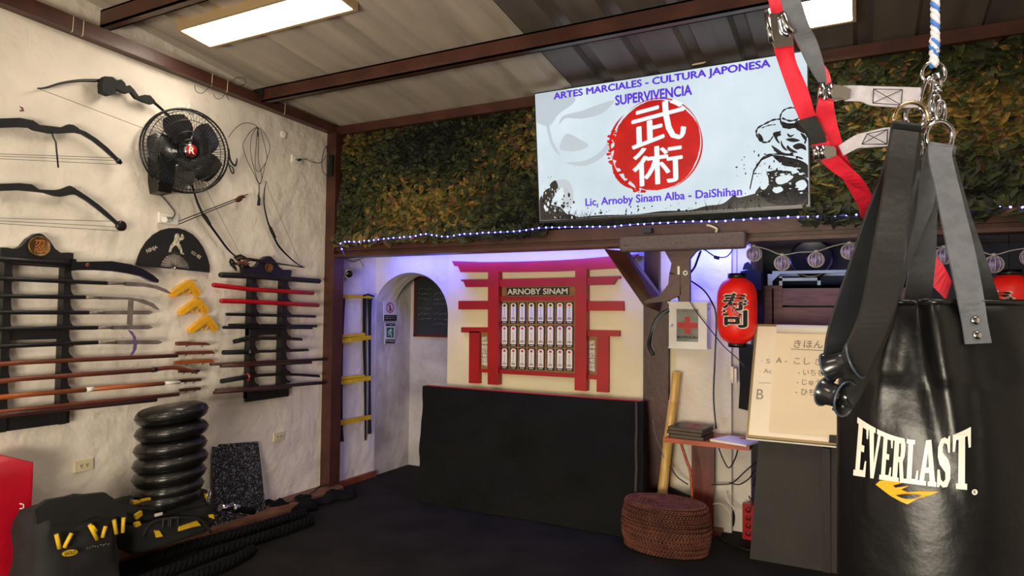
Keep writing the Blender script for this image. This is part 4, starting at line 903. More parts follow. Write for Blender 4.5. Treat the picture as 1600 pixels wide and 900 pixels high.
cp_ = MB(); cp_.flat([q8(450, 660, 548, 708)(u, v) for u, v in ((0, 0), (1, 0), (1, 1), (0, 1))])
cw = MB(); g2 = q8(455, 668, 545, 700, .0075); 
for r0 in (.1, .55): scribble(cw, lambda u, v, r0=r0: g2(.05+.9*u, r0+.3*v), 9, .5, 3)
sign('warning_sign', 'white notice with a red prohibition ring and black caption in the archway', [s8(450, 556), s8(548, 558), s8(548, 708), s8(450, 706)], 'sign', [('prohibition_ring', rg, MT['redink']), ('pictogram', ph, MT['ink']), ('caption', cp_, MT['ink'], [('lettering', cw, MT['white'])])])
f = q8(470, 758, 526, 838); gb = MB(); gb.flat([f(0, 0), f(1, 0), f(1, 1), f(0, 1)])
rm = MB(); f_ = q8(470, 758, 526, 838, .0075)
rm.flat([f_(u, v) for u, v in ((.55, .9), (.66, .9), (.68, .78), (.8, .6), (.72, .55), (.62, .66), (.6, .45), (.75, .3), (.72, .08), (.62, .08), (.62, .26), (.5, .36), (.36, .2), (.2, .22), (.2, .3), (.32, .3), (.45, .5), (.46, .66), (.35, .58), (.3, .4), (.22, .44), (.28, .68), (.48, .8))])
rm.flat([f_(u, v) for u, v in ((.1, .5), (.3, .5), (.3, .56), (.1, .56))])
c1 = MB(); c1.flat([q8(462, 724, 536, 748)(u, v) for u, v in ((0, 0), (1, 0), (1, 1), (0, 1))]); c1.flat([q8(460, 850, 534, 884)(u, v) for u, v in ((0, 0), (1, 0), (1, 1), (0, 1))])
cw = MB(); ga = q8(466, 728, 532, 744, .0075); gb2 = q8(464, 856, 530, 880, .0075); scribble(cw, ga, 8, .5, 5); scribble(cw, gb2, 7, .4, 6)
sign('exit_sign', 'green running figure exit notice with black captions in the archway', [s8(460, 722), s8(537, 723), s8(535, 886), s8(458, 885)], 'sign', [('green_field', gb, mat('exit_green', (24, 120, 62), .5), [('running_figure', rm, MT['white'])]), ('caption', c1, MT['ink'], [('lettering', cw, MT['white'])])])
yb2 = 1.115
fr = MB(); B = lambda x, y: WB(510+x/5, 360+y/5, yb2)
x0, x1, z1, z0 = B(692, 0).x, B(1400, 0).x, B(720, 360).z, B(720, 830).z
for lo, hi in (((x0, yb2, z0), (x1, 1.14, z0+.022)), ((x0, yb2, z1-.022), (x1, 1.14, z1)), ((x0, yb2, z0), (x0+.022, 1.14, z1)), ((x1-.022, yb2, z0), (x1, 1.14, z1))): fr.box(lo, hi)
pn = MB(); pn.box((x0+.02, yb2+.008, z0+.02), (x1-.02, 1.14, z1-.02)); wr = MB()
fq = quad((x0+.05, yb2+.006, z1-.05), (x1-.05, yb2+.006, z1-.05), (x1-.05, yb2+.006, z0+.05), (x0+.05, yb2+.006, z0+.05))
for k in range(9): 
    for j in range(5):
        if (k*3+j) % 4: scribble(wr, lambda u, v, k=k, j=j: fq(j*.2+.17*u, .92-k*.1+.06*v), 5, .35, k*7+j)
T('framed_board', 'dark board with rows of faint writing in a dark red frame inside the arch', 'board', [('frame', fr, mat('dark_red_frame', (96, 30, 30), .35)), ('panel', pn, mat('dark_glass_panel', (48, 52, 52), .25), [('writing', wr, mat('faint_grey_ink', (98, 100, 98), .6))])])
# ------------------------------------------------------------ leaning padded mat below the torii board
ptsF = [WB(672, 603, .50), WB(1012, 626, .50)]
ZT = (WB(672, 603, .50).z+WB(1012, 626, .50).z)/2
bl = WZ(655, 782, .01); brr = WZ(1012, 836, .01)
m = MB(); nx, nz = 40, 16; yb_b = (bl.y+brr.y)/2; rq = random.Random(2)
def mp(u, v, off):
    y = yb_b+(.45-yb_b)*v; xL = bl.x+(WB(672, 603, .5).x-bl.x)*v; xR = brr.x+(WB(1012, 626, .5).x-brr.x)*v
    n_ = .010*math.sin(7*u+5*v)+.008*math.sin(13*v-9*u*u+1)+.006*math.sin(25*(u-v))
    n_ -= .016*max(0, 1-abs(u-.25-.35*(1-v))*9) - .012*max(0, 1-abs(u-.9+.25*v)*10)
    return V((xL+(xR-xL)*u, y-off-n_*(.3+.7*math.sin(PI*min(1, max(0, v)))), .005+ZT*v))
vs = [mp(i/nx, j/nz, .06) for i in range(nx+1) for j in range(nz+1)]
fs = [[i*(nz+1)+j, (i+1)*(nz+1)+j, (i+1)*(nz+1)+j+1, i*(nz+1)+j+1] for i in range(nx) for j in range(nz)]
m.add(vs, fs, True)
e = lambda u, v, o: V((mp(u, v, 0).x, mp(u, v, 0).y-o, mp(u, v, 0).z))
def edge(u0, v0, u1, v1):
    n = 12; a = [mp(u0+(u1-u0)*k/n, v0+(v1-v0)*k/n, .06) for k in range(n+1)]; q = [p+V((0, .08, 0)) for p in a]
    m.add([x for pr in zip(a, q) for x in pr], [[2*k, 2*k+2, 2*k+3, 2*k+1] for k in range(n)])
edge(0, 0, 0, 1); edge(0, 1, 1, 1); edge(1, 1, 1, 0)
pc = MB(); pc.box((0, 0, 0), (0, 0, 0)); pc = MB(); a0, a1 = mp(.02, 1, .045)+V((0, .01, .002)), mp(.985, 1, .045)+V((0, .01, .002)); pc.tube([a0, a1], .006, 8)
edg = MB(); edg.tube([mp(.975, v/10, .072)+V((0, 0, 0)) for v in range(3, 11)], .010, 8, flat=.6)
T('padded_mat', 'large black cloth covered mat leaning against the wall below the red gate board', 'mat', [('cover', m, MT['cloth']), ('piping', pc, MT['redink'], [], 'red piping along the top edge'), ('worn_edge', edg, mat('worn_grey_edge', (64, 58, 53), .9, bump=.8, bs=120), [], 'frayed grey edge')])
# ------------------------------------------------------------ wooden platform along the left wall
m = MB(); m.prism([V((-.0, -6, .062)), V((.16, -6, .062)), V((.17, -1.4, .062)), V((.2, -.6, .062)), V((.2, .0, .062)), V((.1, .06, .062)), V((0, .06, .062))], (0, 0, -.06)); 
m2 = MB(); m2.box((0, .09, 0), (.03, .62, .05))
struct('trim_1', m, mat('brown_floor_plank', (128, 84, 58), .7, vs=6, col2=(86, 54, 40), stretch=(6, 1, 6), mask=(.35, .7), bump=.2)); struct('trim_2', m2, mat('red_brown_tile', (128, 66, 44), .5, var=.2))
# ------------------------------------------------------------ battle rope and cloth on the floor edge
def twist(path, r, turns, sub=8):
    P_, _ = smooth_path([V(p) for p in path], [0]*len(path), sub); m = MB(); 
    Lt = 0; cum = [0]
    for i in range(len(P_)-1): Lt += (P_[i+1]-P_[i]).length; cum.append(Lt)
    # resample
    N = max(24, int(Lt*turns*7)); pts = []; j = 0
    for k in range(N+1):
        s = Lt*k/N
        while j < len(cum)-2 and cum[j+1] < s: j += 1
        t = (s-cum[j])/max(1e-9, cum[j+1]-cum[j]); pts.append(P_[j].lerp(P_[j+1], t))
    for st in range(3):
        q = []
        for k, p in enumerate(pts):
            d = (pts[min(k+1, N)]-pts[max(k-1, 0)]).normalized(); s_ = d.cross(V((0, 0, 1))); s_ = s_.normalized() if s_.length > 1e-6 else V((1, 0, 0)); u_ = s_.cross(d)
            a = 2*PI*(Lt*k/N*turns+st/3); q.append(p+s_*(r*.52*math.cos(a))+u_*(r*.52*math.sin(a)))
        m.tube(q, r*.56, 6)
    return m
F_ = lambda x, y, z=.03: WZ(x, y, z)
ropes = [[(130, 905), (220, 880), (300, 852), (370, 833), (430, 815), (478, 800)], [(170, 925), (260, 893), (340, 862), (400, 842), (450, 826), (488, 812)], [(240, 935), (310, 900), (360, 878), (395, 858)]]
for i, rp in enumerate(ropes):
    T('battle_rope', ['thick black twisted rope on the floor edge, nearest the wall', 'thick black twisted rope on the floor edge, middle one', 'thick black twisted rope on the floor edge, nearest the camera'][i], 'rope',
      [('rope', twist([F_(x, y) for x, y in rp], .034, 9), MT['rubber'])] if False else [(None, twist([F_(x, y, .036) for x, y in rp], .034, 9), MT['rubber'])], 'black ropes on the floor')
def lump(path, wd, h, seed, n=3):
    rr_ = random.Random(seed); P_, _ = smooth_path([V(p) for p in path], [0]*len(path), 6); rings = []
    for i, p in enumerate(P_):
        d = (P_[min(i+1, len(P_)-1)]-P_[max(i-1, 0)]).normalized(); s_ = d.cross(V((0, 0, 1))).normalized(); ww = wd*(1+.25*math.sin(i*1.3+seed))*(.35 if i in (0, len(P_)-1) else 1)
        hh = h*(1+.35*math.sin(i*.9+seed*2))*(.3 if i in (0, len(P_)-1) else 1)
        rings.append([p+s_*(ww*math.cos(PI*k/9))+V((0, 0, max(0, hh*math.sin(PI*k/9)*(1+.25*math.sin(k*2+i*.8+seed))))) for k in range(10)])
    return MB().loft(rings, True, True)
T('black_cloth', 'crumpled black cloth along the brown floor plank', 'cloth', [(None, lump([F_(x, y, .002) for x, y in ((255, 858), (330, 828), (380, 812), (430, 797), (480, 790), (520, 782), (556, 774))], .06, .06, 3), MT['cloth'])])
m = lump([F_(x, y, .002) for x, y in ((395, 812), (430, 803), (465, 797), (497, 796))], .05, .07, 7)
T('rope_end', 'bound black rope end sleeve on the floor edge', 'rope end', [(None, m, MT['rubber'])])
cable('thin black cable from the column base along the brown plank', [(513, 757, .09), (500, 760, .07), (487, 770, .065), (470, 780, .065), (450, 785, .065), (430, 786, .065), (415, 783, .065)], lambda x, y, z: WZ(x, y, z), .005)

# ------------------------------------------------------------ stack of black round pads
zpx = [(269, 646, 107, 37, -11), (269, 672, 107, 33, -9), (267, 697, 106, 37, -9), (267, 719, 110, 36, -10), (265, 741, 107, 37, -9), (263, 762, 104, 36, -9), (258, 778, 104, 30, -10)]
XC = .33
lev = ['topmost', 'second from the top', 'third from the top', 'fourth from the top', 'fifth from the top', 'second from the bottom', 'lowest']
for i, (cx_, cy_, wpx, hpx, tl) in enumerate(zpx):
    cpos = WL(cx_, cy_, XC); dd = (cpos-CAM).dot(FW); Rr = wpx/2/1040.9*dd*.97; hh = (14 if i else 15)/1040.9*dd
    prof = []
    for k in range(13):
        a = -PI/2+PI*k/12; prof.append((max(.001, Rr*(max(0, math.cos(a))**.36)), hh*math.sin(a)*(1 if abs(math.sin(a)) < .99 else .97)))
    th = math.radians(tl+3); axv = RT*(math.sin(th)*-1*-1)+V((0, 0, 1))*math.cos(th); axv = V((0, 0, 1))*math.cos(th)+RT*math.sin(th); axv += V((0, 0, 0))
    b_ = MB().lathe(prof, cpos, axv, 36)
    sm = MB(); e = RT-axv*RT.dot(axv); e.normalize(); g = axv.cross(e); sm.tube([cpos+e*((Rr+.001)*math.cos(2*PI*k/40))+g*((Rr+.001)*math.sin(2*PI*k/40)) for k in range(40)], .0035, 6, closed=True)
    T('kick_pad', 'round black vinyl pad, %s of the stack by the left wall' % lev[i], 'pad', [('cushion', b_, MT['vinyl']), ('seam', sm, MT['satin'])], 'stack of round black pads')

# ------------------------------------------------------------ bags
def rounded_box(c, ux, uy, uz, hx, hy, hz, r=.25, seed=0, wob=.01, nseg=14, top=1.):
    """superellipsoid-ish soft box"""
    c = V(c); rr_ = random.Random(seed); rings = []
    K = 12
    for i in range(K+1):
        v = -1+2*i/K; s = (1-abs(v)**(2/r))**(r/2) if abs(v) < 1 else .02; s = max(s, .02)
        ring = []
        for k in range(4*nseg//2):
            a = 2*PI*k/(2*nseg); ca, sa = math.cos(a), math.sin(a)
            x = math.copysign(abs(ca)**r, ca); y = math.copysign(abs(sa)**r, sa)
            tz = 1-(1-top)*(v+1)/2
            w_ = wob*math.sin(3*a+5*v+seed)+wob*.6*math.sin(7*a-4*v+seed*2)
            ring.append(c+ux*(x*s*hx*tz+w_)+uy*(y*s*hy*tz+w_)+uz*(v*hz+w_*.5))
        rings.append(ring)
    return MB().loft(rings, True, True)
Z_ = V((0, 0, 1)); Y_ = V((0, 1, 0)); X_ = V((1, 0, 0))
# left duffel with yellow ropes seen through mesh
p1 = WZ(55, 885, .03); p2 = WZ(200, 865, .03); fx = .60
A_, B_ = WL(60, 860, fx), WL(200, 855, fx)
cy0 = (A_.y+B_.y)/2; hy_ = (B_.y-A_.y)/2; ztop1 = WL(120, 775, fx-.15).z; zb1_ = .0
cB = V((fx-.16, cy0, (ztop1)/2+.01))
bag = rounded_box(cB, Y_, X_, Z_, hy_, .16, ztop1/2, .42, 3, .008, top=.9)
flap = MB(); fl = [(54, 796), (75, 782), (110, 776), (165, 770), (182, 782), (195, 792), (200, 812), (185, 806), (170, 810), (150, 806), (135, 812), (120, 820), (108, 815), (90, 818), (75, 812), (58, 820)]
flap.prism([WL(x, y, fx+.015) for x, y in fl], (-.03, 0, 0))
toy = []
for q in (((88, 835), (93, 857)), ((112, 833), (100, 856)), ((140, 820), (152, 843)), ((165, 822), (160, 840)), ((178, 812), (182, 834)), ((193, 808), (192, 832)), ((150, 830), (143, 822))):
    toy.append(('rope_piece', MB().tube([WL(x, y, fx+.008) for x, y in q], .0095, 8), MT['yellowf']))
lb_ = MB(); lb_.flat([WL(109+12.5*math.cos(2*PI*k/20), 864+5*math.sin(2*PI*k/20)-2*math.cos(2*PI*k/20), fx+.022) for k in range(20)])
lt_ = MB(); put_text(lt_, 'GOLD', quad(*[WL(x, y, fx+.024) for x, y in ((101, 862.5), (119, 859.5), (119, 864.5), (101, 868))]), .03)
lt2 = MB(); scribble(lt2, quad(*[WL(x, y, fx+.02) for x, y in ((135, 855), (172, 848), (172, 852), (135, 859))]), 9, .5, 4)
T('duffel_bag', 'black mesh duffel bag with yellow ropes showing through, left of the pad stack', 'bag', [('body', bag, MT['cordura']), ('flap', flap, MT['fabric'])]+toy+[('label_patch', lb_, MT['yellowf'], [('lettering', lt_, MT['ink'])], 'yellow oval patch'), ('lettering', lt2, mat('grey_print', (120, 116, 110), .7))])
# two flat bags under the pads
def flatbag(label, x0, x1, y0, y1, fxx, seed, trims, extra=()):
    a, b2 = WL(x0, (y0+y1)/2, fxx), WL(x1, (y0+y1)/2, fxx); zt_ = WL((x0+x1)/2, y0, fxx).z; zb3 = max(.0, WL((x0+x1)/2, y1, fxx).z)
    c_ = V((fxx-.17, (a.y+b2.y)/2, (zt_+zb3)/2)); bd_ = rounded_box(c_, Y_, X_, Z_, (b2.y-a.y)/2, .18, (zt_-zb3)/2, .38, seed, .006)
    pr = [('body', bd_, MT['fabric'])]
    for t in trims: pr.append(('trim', pL(t, fxx+.02, .02), MT['yellowf'], [], 'yellow trim'))
    hd_ = MB().tube([WL(x, y, fxx+.02) for x, y in ((x0+15, y1-12), (x0+35, y0+14), (x1-35, y0+10), (x1-12, y1-20))], .009, 8, sub=5, flat=.4)
    pr.append(('strap', hd_, MT['cordura'])); T('gear_bag', label, 'bag', pr+list(extra))
lo_ = MB()
for x, y, w3, h3 in ((254, 811, 9, 14), (266, 809, 12, 15)):
    lo_.tube([WL(a, b_, .475) for a, b_ in ((x, y+h3), (x+1, y), (x+w3, y-1), (x+w3, y+h3-3))], .003, 6)
wl = MB(); wl.prism([WL(x, y, .475) for x, y in ((243, 803.5), (254, 800.5), (254, 804.5), (243, 807.5))], (-.01, 0, 0))
flatbag('lower black gear bag with yellow handles under the pad stack', 208, 342, 800, 852, .45, 1, [[(211, 818), (219, 815), (221, 820), (213, 824)], [(241, 829), (249, 829), (255, 838), (245, 840)], [(281, 823), (293, 819), (308, 814), (314, 821), (300, 824), (280, 830)], [(329, 805), (334, 804), (335, 811), (330, 809)]], [('logo', lo_, mat('grey_logo', (70, 66, 62), .6)), ('white_tag', wl, MT['white'], [], 'small white tag')])
flatbag('upper black gear bag with yellow trim directly under the pad stack', 206, 334, 781, 806, .43, 5, [[(212, 805), (222, 798), (223, 805), (214, 812)], [(208, 783), (218, 782), (220, 785), (210, 788)], [(222, 781), (236, 778), (236, 781), (222, 784)], [(322, 772), (328, 771), (330, 779), (324, 779)]])
m = MB()
for k in range(7): m.tube([WL(326+1.2*math.sin(k), 765+k*3.2, .46) + V((0, .012*math.cos(2*PI*j/8), .012*math.sin(2*PI*j/8))) for j in range(8)], .003, 5, closed=True)
T('chain_clip', 'small silver chain hanging at the end of the gear bag', 'chain', [(None, m, MT['chrome'])])
# speckled rubber tile leaning on the wall
sk = bpy.data.materials.new('speckled_rubber'); sk.use_nodes = True; nt = sk.node_tree; N = nt.nodes; bs_ = N['Principled BSDF']; bs_.inputs['Roughness'].default_value = .7
tc = N.new('ShaderNodeTexCoord'); vo = N.new('ShaderNodeTexVoronoi'); vo.inputs['Scale'].default_value = 150; r = N.new('ShaderNodeValToRGB'); nt.links.new(tc.outputs['Object'], vo.inputs['Vector'])
sp_ = N.new('ShaderNodeSeparateColor'); nt.links.new(vo.outputs['Color'], sp_.inputs[0]); nt.links.new(sp_.outputs[0], r.inputs[0]); nt.links.new(r.outputs[0], bs_.inputs['Base Color'])
r.color_ramp.interpolation = 'CONSTANT'; r.color_ramp.elements[0].color = (.006, .006, .007, 1); r.color_ramp.elements[1].position = .8; r.color_ramp.elements[1].color = (.16, .16, .17, 1); q = r.color_ramp.elements.new(.93); q.color = (.35, .35, .36, 1)
pa, pb, pc_, pd = WL(331, 698, .02), WL(401, 690, .02), WZ(414, 784, .07), WZ(335, 795, .07)
pc_ = V((.12, WL(413, 785, .12).y, .064)); pd = V((.12, WL(335, 794, .12).y, .064))
m = MB(); m.prism([pa, pa.lerp(pb, .12)+V((0, 0, -.004)), pa.lerp(pb, .14)+V((0, 0, .012)), pb, pc_, pd], (.018, 0, 0))
T('rubber_tile', 'speckled black rubber tile leaning on the wall right of the pad stack', 'tile', [(None, m, sk)])
a = V((.22, WL(343, 792, .22).y, .1)); 
def at(x, y, z_=None): return WL(x, y, .24)
ch_ = MB().tube([at(344, 793), at(362, 794)], [.022, .026], 16); ch_.tube([at(361, 794), at(370, 795)], [.034, .034], 20)
hb = MB().tube([at(369, 795), at(396, 799)], [.02, .024], 14); 
T('hand_weight', 'chrome and black hand grip bar lying beside the gear bag', 'dumbbell', [('bar', ch_, MT['chrome'], [], 'chrome end'), ('grip', hb, MT['rubber'])])
# red pad at the left edge
y0, y1 = WL(-60, 790, .23).y, WL(52, 790, .23).y; zt_ = WL(40, 705, .23).z
rp_ = rounded_box(V((.14, (y0+y1)/2, zt_/2)), Y_, X_, Z_, (y1-y0)/2, .09, zt_/2, .14, 2, .002)
tp_ = MB(); tp_.box((.09, y0+.03, zt_-.012), (.19, y1-.03, zt_+.003))
lg_ = MB().tube([WL(x, y, .233) for x, y in ((31, 795), (37, 794), (37, 788), (31, 787))], .003, 6)
T('red_pad', 'upright red training pad at the left edge of the room', 'pad', [('cushion', rp_, mat('red_vinyl', (176, 10, 34), .4, var=.1, bump=.3, bs=20)), ('logo', lg_, MT['white'])])
# ------------------------------------------------------------ first aid cabinet
yf_ = .47
P5 = lambda x, y: (1000+x/4.5, 380+y/4.5)
x0, x1 = WB(1045, 500, yf_).x, WB(1104.5, 500, yf_).x; z1 = WB(1075, 474, yf_).z; z0 = WB(1075, 543, yf_).z
b = MB(); b.box((x0, yf_+.014, z0), (x1, .6, z1)); cap_ = MB(); cap_.box((x0-.008, yf_-.006, z1), (x1+.008, .6, z1+.012)); cap_.box((x0-.004, yf_, z0-.01), (x1+.004, .6, z0))
xm0, xm1 = WB(1057, 500, yf_).x, WB(1091, 500, yf_).x; zm1, zm0 = WB(1075, 483, yf_).z, WB(1075, 534, yf_).z
dr = MB()
for lo, hi in (((x0, yf_, z0), (xm0, yf_+.013, z1)), ((xm1, yf_, z0), (x1, yf_+.013, z1)), ((xm0, yf_, z0), (xm1, yf_+.013, zm0)), ((xm0, yf_, zm1), (xm1, yf_+.013, z1))): dr.box(lo, hi)
gl = MB(); gl.box((xm0, yf_+.005, zm0), (xm1, yf_+.009, zm1))
fc_ = quad((xm0, yf_+.003, zm1), (xm1, yf_+.003, zm1), (xm1, yf_+.003, zm0), (xm0, yf_+.003, zm0))
cr = MB(); cr.flat([fc_(u, v) for u, v in ((.38, .24), (.62, .24), (.62, .42), (.96, .42), (.96, .58), (.62, .58), (.62, .76), (.38, .76), (.38, .58), (.05, .58), (.05, .42), (.38, .42))])
bt = MB(); put_text(bt, 'BOTIQUIN', lambda u, v: fc_(.04+.92*u, .09+.08*v), .05)
kn = MB().lathe([(.001, 0), (.009, 0), (.009, .012), (.001, .012)], (WB(1050.5, 508, yf_).x, yf_, WB(1050.5, 508, yf_).z), (0, -1, 0), 14)
lk = MB().box((x1-.001, yf_+.05, z1-.045), (x1+.003, yf_+.065, z1-.03))
T('first_aid_cabinet', 'white wall first aid cabinet with a red cross on its glass door', 'cabinet', [('body', b, MT['white']), ('rim', cap_, MT['white']), ('door', dr, MT['white'], [('glass', gl, mat('grey_glass', (132, 132, 122), .15, var=.25, vs=9), 'grey glass pane'), ('red_cross', cr, MT['redink']), ('lettering', bt, MT['ink']), ('knob', kn, MT['chrome'])]), ('latch', lk, MT['ink'])])
m = MB(); m.box((WB(1060, 470, .45).x, .44, z1+.012), (WB(1077, 470, .45).x, .5, z1+.045))
for q in (1061, 1070): m.lathe([(.001, 0), (.01, 0), (.01, .02), (.001, .02)], WB(q, 464, .44), (0, -1, 0), 12)
T('plug_adapter', 'black plug adapter with two pale sockets on top of the white cabinet', 'adapter', [(None, m, MT['satin'])])
# badges on the brace
m = MB(); c_ = WB(1071, 426.5, -.063); m.lathe([(.007, 0), (.016, 0), (.016, .004), (.007, .004)], c_, (0, -1, 0), 20, caps=False)
T('round_sticker', 'white ring shaped sticker on the hanging brown steel brace', 'sticker', [(None, m, MT['white'])])
m = MB(); f = quad(WB(1062, 416, -.0635), WB(1058.5, 416, -.0635), WB(1058.5, 429, -.0635), WB(1062, 429, -.0635)); m.flat([f(0, 0), f(1, 0), f(1, 1), f(0, 1)]); 
for k in range(5): pass
T('strip_sticker', 'thin white strip sticker on the hanging brown steel brace', 'sticker', [(None, m, MT['white'])])
CW = lambda x, y, d: WB(x, y, d)
cable('thick black cable curling down the brown column from the brace', [(1045, 485, -.08), (1033, 491, -.08), (1024, 503, -.08), (1018, 520, -.08), (1014, 540, -.07), (1021, 555, -.06)], CW, .013)
cable('grey cable along the black one on the brown column', [(1046, 483, -.1), (1030, 497, -.1), (1022, 515, -.1), (1019, 535, -.09), (1022, 548, -.08)], CW, .004, m='greyweb')
cable('black cable arching from the brace past the white cabinet to the shelf', [(1078, 438, .2), (1098, 452, .3), (1111, 470, .4), (1119, 495, .42), (1117, 560, .42), (1115, 620, .42), (1119, 670, .4)], CW, .006)
cable('thin black cable crossing the white cabinet diagonally', [(1076, 468, .42), (1090, 490, .43), (1110, 515, .4), (1130, 540, .35), (1152, 560, .35), (1165, 575, .35)], CW, .0035)
cable('black cable with an inline plug under the sound bar', [(1078, 402, .1), (1090, 392, .1), (1100, 390, .1), (1118, 401, .1), (1135, 401, .1), (1145, 390, .1)], CW, .004)
cable('black cable behind the brace below the sound bar', [(1095, 392, .05), (1090, 405, .08), (1085, 418, .1), (1077, 428, .1)], CW, .007)
m = MB().tube([WB(1116, 401.5, .1), WB(1124, 403.5, .1)], .011, 10); T('inline_plug', 'small black inline connector on the cable under the sound bar', 'connector', [(None, m, MT['satin'])])
# ------------------------------------------------------------ red paper lanterns
def lantern(cx, cy, wpx, hpx, y, label, full=True, rot=0):
    c = WB(cx, cy, y); dd = (c-CAM).dot(FW); R_ = wpx/2/1040.9*dd*.985; H_ = hpx/1040.9*dd
    prof = []; n = 44
    for i in range(n+1):
        t = -1+2*i/n; r_ = R_*(max(0, 1-abs(t)**4.2))**.42; r_ = max(r_, R_*.44)
        prof.append((r_*(1+(.008 if i % 2 else -.008)), t*H_/2))
    bd_ = MB().lathe(prof, c, (0, 0, 1), 40)
    cp_ = MB().lathe([(R_*.44, 0), (R_*.46, 0), (R_*.46, .035), (R_*.40, .035)], c+V((0, 0, H_/2-.008)), (0, 0, 1), 32)
    cb_ = MB().lathe([(R_*.46, 0), (R_*.44, -.03), (R_*.38, -.03), (R_*.38, 0)], c-V((0, 0, H_/2-.008)), (0, 0, 1), 32)
    d = (CAM-c); th0 = math.atan2(d.y, d.x)+rot
    def cyl(o):
        def f(u, v):      # u in radians-ish metres to the right, v height
            zt__ = v/(H_/2); rr = R_*(max(0, 1-abs(zt__)**4.2))**.42*1.012+o
            a = th0+u/R_; return V((c.x+rr*math.cos(a), c.y+rr*math.sin(a), c.z+v))
        return f
    tb, tw_, ts = MB(), MB(), MB()
    for i, ch in enumerate('寿司'):
        zc_ = H_*(.13 if i == 0 else -.12)
        hh = H_*.245; ww = R_*1.12
        f1 = cyl(.006); put_text(tb, ch, lambda u, v, f1=f1: f1((u-.5)*ww, zc_+(v-.5)*hh), .06)
        f0_ = cyl(.0025); put_text(tw_, ch, lambda u, v, f1=f0_: f1((u-.5)*ww*1.0, zc_+(v-.5)*hh*1.0), .13); put_text(tw_, ch, lambda u, v, f1=f0_: f1((u-.5)*ww*1.1, zc_+(v-.5)*hh*1.09), .09)
    f1 = cyl(.009); k = MB(); 
    def tagf(u, v): return f1((u-.5)*R_*.32+(v-.5)*-.05*0+(.5-v)*R_*.35-R_*.03, (v-.5)*H_*.17-(u-.5)*-H_*.04*-1+H_*.0)
    k.add([tagf(u/4, v/4) for u in range(5) for v in range(5)], [[u*5+v, u*5+v+5, u*5+v+6, u*5+v+1] for u in range(4) for v in range(4)])
    kt = MB(); f2 = cyl(.012); 
    def tagf2(u, v): return f2((u-.5)*R_*.24+(.5-v)*R_*.3-R_*.03, (v-.5)*H_*.14-(u-.5)*H_*.03)
    for j in range(4): scribble(kt, lambda u, v, j=j: tagf2(u, .06+j*.24+.18*v), 3, .4, j)
    hk_ = MB().tube([c+V((0, 0, H_/2+.02)), c+V((0, 0, 2.0-c.z if 2.0-c.z > H_/2 else H_/2+.1))], .002, 5)
    T('paper_lantern', label, 'lantern', [('shade', bd_, mat('red_lantern_paper', (232, 30, 18), .4, var=.06, vs=20, emit=.1)), ('cap', cp_, MT['satin']), ('base_ring', cb_, MT['satin']), ('lettering_outline', tw_, MT['paper'], [], 'white character outline'), ('lettering', tb, MT['ink'], [], 'bold black characters'),
        ('small_tag', k, MT['redink'], [('lettering', kt, MT['paper'])]), ('hanging_cord', hk_, MT['satin'])], 'red paper lanterns')
lantern(1151.5, 485.5, 61, 103, .22, 'red paper lantern with black characters, between white cabinet and whiteboard', rot=-.12)
lantern(1578, 482, 72, 105, .22, 'red paper lantern at the right edge behind the punching bag', rot=-.5)
# ------------------------------------------------------------ globe light string
gp = [(1178, 397, 10.5), (1222, 411, 10.5), (1275, 406, 10.5), (1327, 393, 9), (1372, 402, 10), (1420, 408, 10), (1475, 400, 10), (1513, 405, 10), (1553, 413, 11), (1610, 402, 11)]
yg = .1
gw = [WB(x, y, yg) for x, y, r in gp]
cordp = [WB(1166, 382, yg)]
for i, p in enumerate(gw):
    cordp.append(p+V((0, 0, .05)))
    if i < len(gw)-1: cordp.append((p+gw[i+1])/2+V((0, 0, .055)))
T('globe_string', 'pale cord of the globe light string under the brown beam', 'light string', [('cord', MB().tube(cordp, .003, 6, sub=4), MT['paleweb'])] if False else [(None, MB().tube(cordp, .003, 6, sub=4), MT['paleweb'])])
gm = mat('violet_globe', (150, 135, 190), .35, vs=30, col2=(96, 84, 140), mask=(.45, .6))
g0 = None
for i, p in enumerate(gw):
    lab = 'small violet globe light hanging under the beam, %s from the left' % (ordn+['ninth', 'tenth'])[i]
    if g0 is None:
        s_ = MB().sphere(p, .044, 18); rb_ = MB()
        for k in range(6):
            a = PI*k/6; rb_.tube([p+V((.045*math.cos(t)*math.cos(a), .045*math.cos(t)*math.sin(a), .045*math.sin(t))) for t in [2*PI*j/20 for j in range(20)]], .0016, 4, closed=True)
        ct = MB().tube([p+V((0, 0, .042)), p+V((0, 0, .058))], .01, 10)
        g0 = T('globe_light', lab, 'globe light', [('globe', s_, gm), ('ribs', rb_, MT['white']), ('socket', ct, MT['paleweb'])], 'globe lights under the beam')
    else: dup(g0, p-gw[0], lab)
# ------------------------------------------------------------ back shelf with boards, metal frame, black things
yS = .75
wm = mat('dusty_brown_boards', (104, 70, 62), .6, var=.2, vs=6, stretch=(1, 6, 6))
bd1 = MB(); bx = WB(1190, 447, yS); bx2 = WB(1440, 447, yS); t1, t2, t3, t4 = [WB(1230, y, yS).z for y in (446, 477, 480, 512)]
bds = []
bds.append(('board', MB().box((bx.x+.12, yS, t2), (bx2.x, yS+.02, t1)), wm)); bds.append(('board', MB().box((bx.x+.12, yS, t4), (bx2.x, yS+.02, t3)), wm))
bds.append(('upright', MB().box((bx.x, yS-.02, t4-.7), (bx.x+.07, yS+.0, t1)), wm)); bds.append(('upright', MB().box((bx.x+.08, yS-.012, t4-.7), (bx.x+.135, yS+.01, t1)), wm)); bds.append(('upright', MB().box((bx2.x-.06, yS-.02, 0), (bx2.x, yS+.01, t1)), wm))
bds.append(('back_panel', MB().box((bx.x, yS+.3, 0), (bx2.x, yS+.32, t1)), MT['darkwood'])); bds.append(('shelf', MB().box((bx.x, yS, t1-.02), (bx2.x, yS+.32, t1)), MT['darkwood']))
